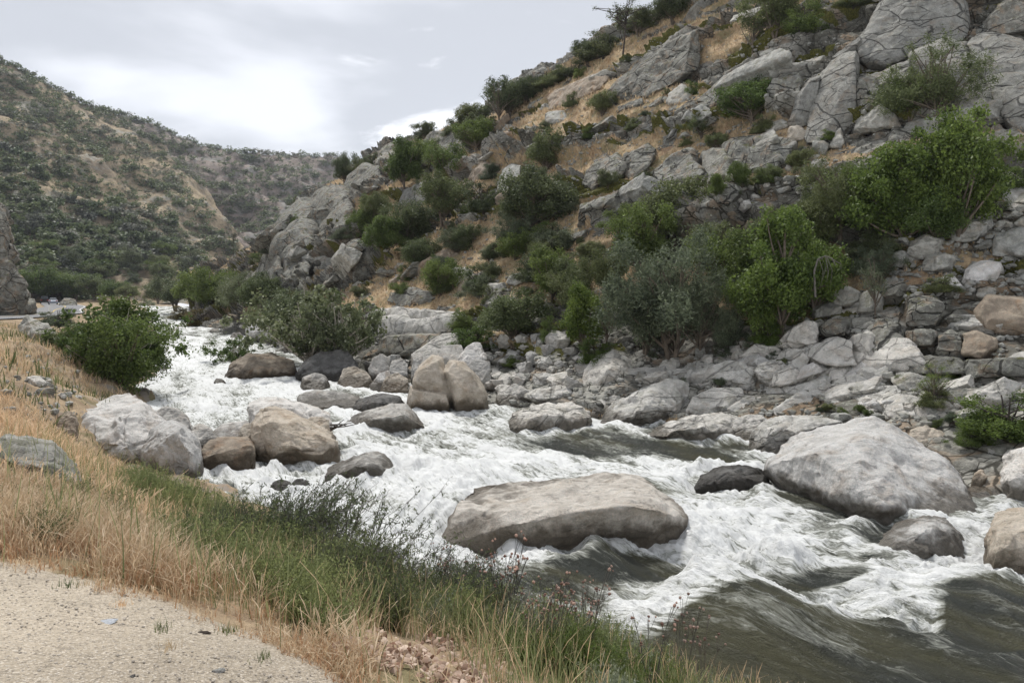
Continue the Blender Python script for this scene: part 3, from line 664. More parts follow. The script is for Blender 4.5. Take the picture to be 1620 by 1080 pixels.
def boulder(outline, front=(), mat='pale', label='', Y=None, thick=None, pieces=None, name='boulder', amp=1.0, facet=1.0, sm=1, under=.8, foot=True, group=None, cat='boulder', res=85, lean=.55, clip=True):
    _seed[0] += 1; sd = _seed[0]
    outs = pieces or [(outline, front)]
    allp = [p for o_, f_ in outs for p in o_]
    pb = max(p[1] for p in allp); pt = min(p[1] for p in allp); wpx = max(p[0] for p in allp)-min(p[0] for p in allp)
    Yb = Y or wY(pb); wid = wpx/F*Yb
    th = thick or min(wid*.75, 4.5)
    pls = []
    for ol, fr in outs:
        pts = []; cxm = sum(p[0] for p in ol)/len(ol)
        b2 = max(p[1] for p in ol); t2 = min(p[1] for p in ol)
        for p in ol:
            t = (b2-p[1])/max(b2-t2, 1)
            Yp = p[2] if len(p) > 2 else Yb+th*lean*t
            pts.append(P(p[0], p[1], Yp))
            # the far side, hidden from here: a little lower and drawn in
            q = P(cxm+(p[0]-cxm)*.85, p[1], Yp+th*(1-lean*.6*t)); q[2] = P(p[0], p[1], Yp)[2]-.12*th*t-(.06*th if Yp > 60 else 0)
            pts.append(q)
            if t < .3: pts.append(pts[-2]+np.array((0, .15, -under))); pts.append(q+np.array((0, 0, -under)))
        for p in fr: pts.append(P(p[0], p[1], Yb+p[2]))
        pls.append([tuple(p) for p in pts])
    size = max(wid, th)
    me = hull_mesh(name, pls, max(size/res, .02), sm, sd, M[mat], amp, size, facet, clip=clip and amp > .56)
    o = tag(link(name, me), label, cat, group); settle(o)
    if foot:
        V = np.array([p for pl in pls for p in pl]); lo = V[V[:, 2] < zw(V[:, 1].mean())+.5] if (V[:, 2] < zw(V[:, 1].mean())+.5).any() else V
        ROCKFOOT.append((lo[:, 0].mean(), lo[:, 1].mean(), np.ptp(lo[:, 0])/2, np.ptp(lo[:, 1])/2))
    return o
def B(label, mat, outline, front=(), **k): return boulder(outline, front, mat, label, **k)

# left bank
B('huge pale grey boulder on the near left bank below the leafy tree', 'pale', [(112, 672), (128, 646), (178, 619), (203, 621), (238, 646), (262, 672), (268, 740), (200, 760), (120, 720)], [(205, 640, .4), (150, 690, -.9), (215, 700, -1.2)], Y=25, thick=4.4, foot=False)
B('pale boulder with a tan split side, leaning on the right of the huge left boulder', 'pale', [(222, 715), (240, 680), (268, 666), (290, 672), (312, 692), (320, 715), (317, 752), (228, 752)], [(285, 700, -1.0), (292, 748, -1.1), (288, 674, .2)], Y=24, thick=2.6)
B('rounded grey boulder rising behind the huge pale left boulder', 'grey', [(243, 652), (262, 644), (283, 649), (298, 660), (304, 678), (298, 700), (250, 700)], Y=27.5, thick=2)
B('low grey boulder between the left bank rocks and the square block', 'grey', [(300, 700), (303, 675), (318, 668), (335, 680), (343, 698), (330, 706)], Y=27, thick=1.4)
B('flat white slab lying in the water beside the big tan boulder', 'pale', [(333, 690), (350, 672), (392, 665), (400, 680), (390, 694), (345, 697)], thick=1.6, Y=29, amp=.5)
B('square grey block with a flat pale top and dark wet front', 'brown', [(318, 712), (330, 697), (345, 692), (392, 691), (402, 705), (405, 738), (360, 744), (320, 742)], [(322, 715, -.5), (400, 711, -.5), (402, 738, -.45), (322, 741, -.45)], thick=2, sm=3, amp=.6)
B('small buff rock wedged left of the big tan boulder', 'tan', [(376, 688), (385, 672), (402, 668), (412, 680), (405, 692), (385, 693)], Y=27.6, thick=1)
B('big tan boulder overhanging the water, nearest of the left midstream pile', 'tan', [(395, 700), (398, 668), (412, 650), (436, 642), (452, 646), (480, 666), (520, 681), (537, 697), (533, 713), (520, 721), (478, 733), (440, 722), (402, 712)], [(430, 690, -.9), (490, 697, -.8), (470, 715, -.5)], thick=2.8)
B('long pale topped boulder behind the big tan boulder', 'pale', [(393, 668), (393, 634), (408, 626), (450, 628), (500, 644), (522, 656), (524, 678), (490, 688), (400, 690)], [(400, 640, -.4)], Y=29.5, thick=3)
B('small tan knob between the two biggest midstream boulders', 'tan', [(484, 668), (490, 660), (510, 659), (521, 664), (521, 680), (490, 684)], Y=28.3, thick=1)
B('low flat grey boulder in the white water left of the dark wet one', 'grey', [(466, 628), (500, 615), (540, 619), (572, 630), (562, 646), (525, 648), (480, 640)], thick=3, amp=.7)
B('dark wet boulder left of the split boulder', 'dark', [(556, 650), (568, 632), (600, 619), (634, 627), (642, 640), (610, 654), (575, 656)], [(595, 635, -.6)], thick=2.4)
B('sloping grey boulder with a dark pointed nose below the split boulder', 'grey', [(540, 674), (590, 652), (622, 637), (643, 638), (660, 662), (672, 677), (655, 681), (600, 676)], [(640, 655, -.6)], thick=2.4)
boulder(None, label='biggest cracked tan boulder midstream, split into three by deep cracks', mat='tan', pieces=[([(642, 641), (649, 611), (709, 621), (712, 643)], [(652, 617, -.5), (706, 625, -.5), (709, 641, -.6), (648, 640, -.6)]), ([(651, 605), (662, 578), (684, 562), (700, 566), (703, 590), (712, 616)], [(662, 585, .1), (691, 572, .3), (700, 606, -.2), (656, 603, -.2)]), ([(698, 588), (711, 569), (735, 572), (757, 596), (770, 622), (772, 643), (755, 646), (719, 643), (718, 617)], [(708, 588, -.1), (718, 574, .2), (745, 590, -.2), (764, 622, -.6), (724, 616, -.7), (724, 641, -.7), (764, 642, -.6)])], Y=37.2, thick=3.2, sm=0, amp=.45, res=110)
B('small rounded boulder with a dark foot, standing alone left of the tan wedge', 'grey', [(472, 612), (477, 597), (498, 589), (517, 595), (523, 611), (500, 617)], thick=1.8)
B('tan wedge shaped boulder right of the small rounded one', 'tan', [(534, 605), (543, 584), (560, 578), (582, 590), (592, 606), (570, 613), (545, 613)], thick=2.2)
B('pale triangular rock right of the tan wedge boulder', 'pale', [(586, 610), (600, 590), (616, 585), (618, 600), (605, 617), (592, 618)], thick=1.4)
B('round tan rock left of the split boulder', 'tan', [(601, 618), (610, 596), (630, 590), (645, 600), (648, 616), (625, 621)], thick=1.7)
B('brown boulder at the water edge under the spreading tree', 'brown', [(358, 594), (368, 573), (392, 560), (430, 558), (465, 570), (474, 592), (440, 598), (400, 599)], [(400, 585, -.9)], thick=4)
B('dark slate boulder shaded by the spreading tree', 'dark', [(468, 598), (482, 570), (508, 554), (550, 551), (566, 575), (562, 600), (520, 604)], thick=3.4)
B('grey pointed boulder behind the pale triangular rock', 'grey', [(583, 585), (590, 566), (606, 557), (617, 566), (614, 590), (600, 596)], Y=47, thick=2)
B('round grey boulder right of the pointed one behind the tan rocks', 'grey', [(613, 590), (620, 569), (634, 565), (645, 575), (645, 592), (630, 597)], Y=46, thick=2)
B('upright grey stone behind the crown of the split boulder', 'grey', [(650, 590), (654, 566), (668, 562), (676, 570), (674, 592)], Y=45.5, thick=1.8)
B('smooth bluish slab slanting behind the split boulder', 'grey', [(694, 566), (698, 546), (730, 545), (736, 560), (722, 572)], Y=45, thick=2, amp=.5)
B('pointed pale boulder behind the right end of the split boulder', 'pale', [(723, 572), (740, 545), (760, 540), (769, 560), (768, 580), (735, 582)], Y=43, thick=2.6)
B('grey boulder right below the pointed pale boulder', 'grey', [(738, 580), (752, 568), (775, 572), (778, 592), (765, 602), (745, 598)], Y=41, thick=1.8)
B('smooth pale whaleback ledge sloping down behind the midstream rocks', 'bank', [(650, 560), (690, 540), (700, 527), (724, 525), (728, 545), (700, 568), (655, 572)], Y=47, thick=3, amp=.5)
# midstream and right
B('grey pyramid boulder awash left of midstream', 'grey', [(512, 756), (545, 738), (575, 718), (600, 716), (614, 728), (631, 757), (610, 762), (550, 760)], [(580, 738, -.5)], thick=2.2)
B('dark low rock barely above the foam left of the grey pyramid boulder', 'dark', [(425, 775), (432, 762), (450, 758), (462, 766), (458, 778)], thick=.7)
B('small black wet rock in the foam above the shrubs', 'dark', [(460, 768), (468, 758), (485, 757), (492, 768), (478, 775)], thick=.7)
B('long flat topped boulder midstream with a dark undercut front', 'buff', [(706, 862), (713, 835), (722, 803), (724, 790, 19.9), (745, 785, 20.2), (835, 783, 20.3), (905, 775, 20.5), (962, 761, 20.8), (1000, 757, 21), (1032, 766, 20.6), (1066, 792, 19.8), (1089, 822), (1078, 838), (1052, 850), (1000, 849), (900, 862), (880, 865), (800, 860), (712, 868)], [(742, 848, -.1), (800, 832, -.45), (870, 818, -.6), (940, 806, -.7), (1000, 800, -.75), (1045, 806, -.5), (1068, 822, -.1)], Y=18.3, thick=2.6, amp=.8, clip=False, sm=1, res=160, lean=.4)
B('giant pale boulder with a brown undercut left side, largest on the right bank', 'pale', [(1203, 745, 23.6), (1213, 727, 24), (1238, 705, 24.4), (1290, 684, 24.4), (1350, 670, 24.2), (1385, 664, 24), (1425, 682, 23.6), (1480, 716, 23), (1530, 768, 21.6), (1560, 828, 20.3), (1500, 838, 20), (1430, 838, 19.8), (1398, 832, 20), (1350, 802, 21), (1300, 778, 22), (1240, 770, 23.2), (1210, 756, 23.6)], [(1392, 690, -.6+3), (1375, 740, .6), (1388, 800, -.6), (1290, 715, 1.6), (1235, 728, 2.8), (1440, 780, 0.1)], Y=20, thick=3.4, amp=.85, clip=False, sm=1, res=180, lean=.2)
B('pale mound shaped rock in the water below the giant right boulder', 'pale', [(1386, 874), (1405, 850), (1430, 835), (1480, 823), (1498, 828), (1520, 850), (1529, 872), (1500, 882), (1430, 884)], [(1465, 848, -.4)], thick=1.7)
B('large tan boulder cut by the right edge of the picture', 'tan', [(1560, 888), (1568, 828), (1590, 818), (1680, 815), (1720, 860), (1700, 915), (1620, 908), (1565, 903)], [(1580, 850, -.4)], thick=2.2)
B('rounded buff boulder behind the right shoulder of the giant boulder', 'tan', [(1433, 700), (1440, 682), (1465, 673), (1500, 688), (1528, 712), (1536, 740), (1525, 765), (1460, 745)], Y=24.5, thick=2.6)
B('pale rounded boulder right of the foot of the giant boulder', 'pale', [(1525, 800), (1535, 778), (1575, 774), (1598, 790), (1603, 812), (1560, 822), (1530, 815)], Y=21.2, thick=1.8)
B('flat cobble lying above the pale rounded boulder', 'tan', [(1528, 775), (1545, 766), (1568, 772), (1572, 784), (1540, 786)], Y=22, thick=.8, foot=False, res=40)
B('angular grey boulder leaning on the right edge rocks', 'grey', [(1553, 750), (1556, 705), (1575, 697), (1612, 700), (1622, 730), (1600, 770), (1570, 768)], Y=23, thick=2.2, foot=False)
B('pale angular boulder standing at the right edge above the cobbles', 'pale', [(1582, 770), (1584, 722), (1605, 706), (1650, 702), (1700, 740), (1680, 810), (1610, 808)], [(1610, 735, -.5)], Y=21.6, thick=2.2, foot=False)
B('round pinkish cobble in the gap below the leaning grey boulder', 'tan', [(1537, 758), (1543, 745), (1556, 742), (1562, 755), (1550, 764)], Y=22.4, thick=.5, foot=False, res=40)
B('dark grey rock awash left of the giant boulder', 'dark', [(1099, 768), (1115, 752), (1138, 740), (1168, 737), (1205, 752), (1232, 765), (1215, 777), (1150, 780)], [(1150, 752, -.3)], thick=2.0)
B('small grey boulder under the green bush on the right bank', 'bank', [(1528, 715), (1530, 695), (1545, 690), (1560, 700), (1556, 725), (1540, 735)], Y=24.3, thick=1.2, foot=False)
0 and B('flat dark rock shelf under thin water right of midstream', 'dark', [(886, 905), (900, 880), (925, 868), (975, 866), (1010, 880), (1000, 905), (940, 915)], thick=2.2, amp=.4, foot=False)
# far bank ledges by the water
B('low rugged grey ledge at the water, left end of the right bank', 'bank', [(805, 668), (812, 655), (840, 648), (870, 640), (905, 636), (933, 655), (936, 675), (900, 678), (868, 682), (840, 683), (815, 680)], [(850, 660, -.5)], thick=3, amp=1.3)
B('huge rounded boulder leaning beside the brown cube stone', 'bank', [(919, 612), (924, 585), (942, 561), (972, 552), (998, 570), (1010, 598), (1003, 620), (962, 630), (923, 624)], [(965, 590, -1.)], Y=38, thick=3.4, amp=.6)
B('brown cube stone beside the huge rounded boulder', 'brown', [(1011, 602), (1011, 577), (1022, 574), (1040, 580), (1041, 600), (1026, 606)], Y=38.5, thick=1.3, sm=2, foot=False)
B('tan boulder left of the huge rounded one at the water', 'tan', [(864, 634), (868, 612), (885, 602), (905, 603), (918, 620), (912, 634), (880, 638)], Y=39, thick=2)
B('grey boulder at the waterline below the huge rounded one', 'grey', [(902, 660), (910, 634), (935, 626), (962, 634), (965, 652), (945, 662)], Y=36, thick=2)
B('long ribbed slab dipping into the river right of the low ledge', 'bank', [(941, 676), (955, 655), (985, 632), (1020, 612), (1060, 598), (1092, 604), (1100, 640), (1060, 662), (1010, 680), (975, 686), (945, 682)], [(1000, 650, -.8)], Y=33, thick=3.2, amp=1.1)
B('square shouldered boulder behind the upper end of the long ribbed slab', 'bank', [(1090, 640), (1092, 605), (1120, 595), (1148, 598), (1158, 625), (1140, 640)], Y=34.5, thick=2.4)
B('flat layered slab dipping into the water below the long ribbed slab', 'bank', [(1024, 690), (1060, 668), (1110, 655), (1150, 648), (1180, 655), (1185, 690), (1160, 712), (1100, 702), (1050, 700)], [(1100, 680, -.6)], Y=29.5, thick=3, amp=1.1)
B('grey block between the layered slab and the striped boulder', 'bank', [(1150, 690), (1155, 665), (1185, 655), (1222, 660), (1225, 690), (1200, 702), (1165, 702)], Y=29.3, thick=2)
B('striped pale boulder touching the giant boulder on its left', 'bank', [(1182, 715), (1186, 690), (1205, 668), (1240, 658), (1290, 662), (1340, 665), (1350, 690), (1300, 715), (1225, 722), (1190, 721)], [(1230, 690, -.6)], Y=27.3, thick=2.8)
B('long pale slab above the striped boulder', 'bank', [(1150, 645), (1180, 628), (1240, 614), (1270, 612), (1280, 640), (1220, 655), (1165, 656)], Y=32, thick=2.4)
B('cracked slab right of the long pale slab', 'bank', [(1205, 660), (1240, 635), (1270, 620), (1310, 628), (1345, 640), (1340, 665), (1270, 670)], Y=30.5, thick=2.2)
B('jagged pale rock rising behind the top of the giant boulder', 'bank', [(1345, 675), (1360, 655), (1395, 648), (1412, 640), (1440, 655), (1452, 675), (1440, 690), (1380, 690)], Y=28, thick=2, amp=1.4)
B('smooth pale block behind the right of the giant boulder', 'pale', [(1442, 675), (1450, 660), (1480, 655), (1498, 662), (1498, 685), (1470, 692)], Y=27.5, thick=1.8)
# near bank stones
B('lichen crusted grey boulder half buried in dry grass at the left edge', 'talus', [(-40, 745), (-20, 705), (10, 690), (60, 690), (85, 697), (110, 725), (128, 765), (60, 790), (0, 780)], [(75, 700, .1), (90, 745, -.3), (20, 715, -.2)], Y=8.7, thick=1.3, foot=False, amp=1.3, res=90)
B('dark angular rock poking out of the green shrubs', 'dark', [(552, 915), (560, 885), (590, 873), (606, 875), (628, 885), (640, 915), (600, 935)], [(598, 890, -.15)], Y=9.6, thick=.9, foot=False, amp=1.2, sm=2)
B('brown weathered stone left of the huge pale left boulder', 'brown', [(85, 678), (92, 655), (110, 650), (122, 665), (118, 685)], Y=22.5, thick=1.4, foot=False, amp=1.3)
B('pale stone at the foot of the leafy left tree by the water', 'pale', [(205, 628), (212, 613), (232, 612), (240, 622), (230, 632)], thick=1.6)
B('small rock in the current right of the leafy left tree', 'grey', [(336, 604), (342, 598), (352, 599), (358, 606), (350, 609)], thick=.9)
B('low flat rock awash in the river beyond the leafy left tree', 'grey', [(245, 583), (252, 578), (262, 580), (265, 586)], thick=1.1, res=40)
B('lone pale rock by the rusty shrubs far upstream', 'pale', [(330, 525), (334, 520), (345, 519), (349, 525)], thick=1.8, Y=95, res=40)
B('bright white boulder on the far bank left of the spreading tree', 'pale', [(388, 520), (395, 508), (415, 503), (425, 512), (420, 524), (400, 527)], Y=78, thick=2.4, amp=.7, res=60)
B('grey round boulder on the far bank below the bright white one', 'grey', [(362, 535), (368, 524), (380, 524), (386, 532), (378, 540)], Y=84, thick=2, res=50)
# roadside
B('blocky roadside rock below the road at the left', 'talus', [(28, 545), (32, 512), (42, 500), (58, 512), (75, 512), (88, 525), (88, 540), (60, 558)], [(55, 528, -.8)], Y=50, thick=3, foot=False, amp=1.3)
B('big mossy roadside boulder beside the far cars', 'cliff', [(93, 482), (97, 473), (105, 470), (118, 471), (122, 484), (110, 486)], Y=170, thick=5, foot=False, res=60)
boulder(None, name='rock_cliff', cat='cliff', label='tall jointed cliff above the road at the left edge', mat='cliff', pieces=[([(-300, 505), (-300, 200), (-80, 300), (-12, 342), (4, 372), (16, 402), (24, 450), (28, 505)], [(-100, 400, -4)]), ([(-60, 508), (-40, 410), (14, 392), (30, 425), (38, 455), (44, 503)], [(20, 450, -3)]), ([(0, 510), (6, 460), (24, 445), (44, 462), (54, 480), (60, 495), (44, 506)], [(45, 480, -1.5)])], Y=80, thick=7, foot=False, amp=.9, facet=3., res=190, sm=0, lean=.3)

# rock masses standing out of the hillside: a face in the picture, set on the slope where it stands
def ledge(label, mat, poly, out=.9, deep=1.6, name='rock_outcrop', amp=.55, facet=1.6, res=110, top=.25, sm=0):
    _seed[0] += 1
    hit = []
    cx_ = sum(p[0] for p in poly)/len(poly); cy_ = sum(p[1] for p in poly)/len(poly); poly = [(cx_+(p[0]-cx_)*1.07, cy_+(p[1]-cy_)*1.07) for p in poly]
    for px, py in list(poly)+[(cx_, cy_)]:
        loc, n = ray(HB, px, py)
        hit.append(None if loc is None else (loc-EYE).length)
    ok = [h for h in hit if h is not None]
    if not ok: print('ledge missed', label); return
    med = sorted(ok)[len(ok)//2]
    # fit a smooth depth over the face so its plane follows the slope
    A_ = np.array([[1, p[0]-cx_, p[1]-cy_] for p, h in zip(list(poly)+[(cx_, cy_)], hit) if h is not None and abs(h-med) < med*.3]); b_ = np.array([h for h in hit if h is not None and abs(h-med) < med*.3])
    co = np.linalg.lstsq(A_.T@A_+np.diag([0, 400., 400.]), A_.T@b_, rcond=None)[0]
    hgt = max(p[1] for p in poly)-min(p[1] for p in poly)
    pts = []
    for px, py in poly:
        D = co[0]+co[1]*(px-cx_)+co[2]*(py-cy_)
        d = np.array(((px-CX)/F, 1, -(py-CY)/F)); d /= np.linalg.norm(d)
        o_ = np.array((0, 0, CAMZ))
        pts.append(tuple(o_+d*(D-out*.5)))
        px2, py2 = cx_+(px-cx_)*.92, cy_+(py-cy_)*.92+hgt*.01
        D2 = co[0]+co[1]*(px2-cx_)+co[2]*(py2-cy_)*(.6)
        d2 = np.array(((px2-CX)/F, 1, -(py2-CY)/F)); d2 /= np.linalg.norm(d2)
        pts.append(tuple(o_+d2*(D2-out)))
        pts.append(tuple(o_+d*(D+deep)+np.array((0, 0, -.3))))
    V = np.array(pts); size = float(np.ptp(V, axis=0).max())
    me = hull_mesh(name, [pts], max(size/res, .05), sm, _seed[0], M[mat], amp, size, facet)
    o = tag(link(name, me), label, 'rock outcrop'); settle(o)
L = ledge
L('tall smooth grey slab face in the upper right cliff', 'slab', [(1275, 212), (1286, 140), (1300, 112), (1330, 84), (1352, 84), (1357, 110), (1350, 175), (1342, 200), (1300, 222), (1280, 222)], 1.3, facet=.5)
L('narrow upright rock leaning on the left of the tall smooth slab', 'slab', [(1250, 192), (1262, 152), (1282, 126), (1298, 120), (1292, 160), (1278, 200), (1258, 203)], 1.1)
L('huge pale slab at the top of the frame above the cliff tree', 'slab', [(1360, 66), (1400, 5), (1440, -50), (1500, -60), (1525, 10), (1535, 62), (1490, 80), (1440, 90), (1395, 116), (1372, 92)], 1.6, res=80)
L('long sloping grey slab behind the cliff tree', 'slab', [(1440, 85), (1500, 60), (1560, 96), (1584, 170), (1582, 208), (1530, 190), (1470, 140)], 1.3, res=80)
L('outward leaning slab at the far right top', 'slab', [(1530, 70), (1570, 60), (1650, 80), (1680, 180), (1640, 222), (1600, 205), (1575, 150)], 1.5)
L('grey boulder with a patch of yellow moss at the top right corner', 'cliff', [(1553, 42), (1580, 8), (1600, -6), (1640, 10), (1640, 45), (1585, 54)], 1.4)
L('dark block under the overhang right of the tall smooth slab', 'cliff', [(1352, 170), (1355, 125), (1380, 120), (1395, 150), (1385, 185)], .9)
L('pale broken block below the overhang', 'talus', [(1352, 210), (1358, 185), (1395, 165), (1418, 185), (1424, 200), (1390, 206)], 1.0)
L('white upright stone below the tall smooth slab', 'talus', [(1285, 240), (1286, 224), (1300, 222), (1310, 228), (1305, 246)], .7, res=40)
L('pointed white stone right of the upright one below the tall slab', 'talus', [(1312, 232), (1328, 200), (1336, 224), (1330, 236)], .7, res=40)
L('tan block below the narrow upright rock', 'tan', [(1246, 224), (1248, 200), (1262, 198), (1275, 204), (1272, 220)], .8, res=40)
L('broad grey rock face left of the round cliff bush', 'cliff', [(1105, 158), (1140, 125), (1165, 110), (1185, 117), (1182, 148), (1150, 168)], 1.1)
L('humped grey rock right of the round cliff bush', 'cliff', [(1213, 142), (1238, 112), (1262, 112), (1272, 132), (1262, 150), (1230, 155)], 1.1)
L('rust stained cliff face under the bare pine', 'cliff', [(950, 158), (1000, 108), (1060, 62), (1105, 44), (1102, 108), (1060, 140), (1020, 157), (975, 160)], 1.6, res=80, facet=1.6)
L('overhanging brown ledge left of the rust stained face', 'brown', [(860, 175), (868, 150), (905, 130), (940, 118), (962, 116), (950, 140), (900, 165)], 1.4)
L('pale triangular block on the slope right of the rust stained face', 'talus', [(1050, 158), (1078, 133), (1100, 140), (1085, 162), (1062, 165)], .9, res=40)
L('bulging boulder on a grass ledge left of the round cliff bush', 'talus', [(1078, 190), (1086, 174), (1112, 166), (1128, 178), (1118, 192)], .9, res=40)
L('dark vertical rock wall below the round cliff bush', 'cliff', [(1145, 262), (1148, 226), (1200, 216), (1255, 222), (1242, 262), (1200, 270)], 1.0, res=70)
L('large triangular grey face in the middle of the slope', 'cliff', [(1028, 292), (1060, 252), (1092, 240), (1106, 262), (1118, 286), (1080, 305)], 1.3)
L('grey face above the grass strip left of the triangular one', 'cliff', [(925, 290), (935, 262), (975, 245), (990, 262), (975, 288), (945, 302)], 1.1)
L('stacked grey blocks below the mossy strip', 'cliff', [(980, 275), (990, 245), (1030, 226), (1040, 245), (1015, 275), (995, 285)], 1.0)
L('crumbling grey face right of the triangular one', 'cliff', [(1105, 265), (1110, 240), (1140, 232), (1160, 262), (1165, 290), (1140, 300), (1120, 290)], 1.0)
L('lichened face above the dark green clump in the middle slope', 'cliff', [(1130, 320), (1135, 290), (1160, 290), (1170, 310), (1150, 325)], .8, res=40)
L('brown faced boulder left of the twin grey one on the slope', 'brown', [(742, 286), (750, 268), (768, 257), (790, 260), (789, 283), (772, 293)], 1.2)
L('grey cleft boulder right of the brown faced one', 'talus', [(788, 300), (794, 268), (808, 258), (824, 262), (822, 282), (806, 302)], 1.2)
L('smooth leaning slab above the mid slope oaks', 'slab', [(628, 330), (638, 302), (660, 288), (683, 286), (684, 302), (664, 328), (645, 334)], 1.3, facet=.7)
L('brown boulder under the leaning slab', 'brown', [(715, 312), (722, 292), (745, 288), (765, 298), (755, 315)], 1.)
L('skyline crag left of the skyline oaks', 'cliff', [(598, 258), (606, 236), (624, 226), (636, 234), (636, 252), (615, 262)], 1.4)
L('dark skyline crag above the bright mid slope trees', 'cliff', [(664, 232), (668, 212), (690, 204), (730, 203), (740, 222), (720, 245), (690, 240)], 1.5)
L('columnar cliff above the far bend of the river', 'cliff', [(440, 460), (446, 390), (452, 350), (482, 318), (500, 330), (500, 440), (470, 462)], 2.2, 4, facet=2.2, res=80)
L('fluted cliff right of the columnar cliff', 'cliff', [(496, 430), (500, 318), (522, 300), (548, 306), (558, 330), (556, 385), (530, 400)], 2.2, 4, facet=2.2, res=80)
L('crag on the ridge above the fluted cliff', 'cliff', [(540, 300), (552, 280), (575, 262), (600, 262), (612, 290), (600, 306), (565, 306)], 1.8, 3)
L('low rock nose at the left end of the hillside', 'cliff', [(385, 450), (395, 425), (420, 400), (442, 395), (442, 450), (410, 462)], 2, 4)
L('pale layered cliff at the river edge behind the spreading tree', 'bank', [(575, 500), (590, 488), (660, 484), (735, 492), (735, 505), (600, 508)], 1.0, 3, facet=.8, res=80)
L('middle course of the layered river cliff', 'bank', [(590, 530), (592, 508), (660, 505), (732, 500), (733, 522), (670, 536)], 1.4, 3, facet=1.2, res=80)
L('dark lower course of the layered river cliff', 'cliff', [(600, 560), (605, 534), (660, 532), (725, 524), (727, 545), (690, 562)], 1.8, 3, facet=1.2, res=80)
L('grey pinnacled rock above the layered river cliff', 'cliff', [(612, 480), (618, 462), (650, 455), (680, 462), (690, 478), (650, 488)], 1.2, 2)
L('lichened boulder right of the small dark oak', 'talus', [(702, 440), (712, 425), (740, 424), (762, 436), (765, 448), (725, 460)], 1.2)
L('brown block under the lichened boulder', 'brown', [(722, 462), (728, 442), (748, 444), (752, 462)], .8, res=40)
L('round topped grey rock in the grass below the middle oaks', 'talus', [(760, 470), (775, 450), (798, 448), (800, 462), (780, 476)], 1.)
L('grey rock by the dark green clump at the slope foot', 'talus', [(800, 448), (808, 434), (826, 432), (832, 444), (815, 452)], .9, res=40)
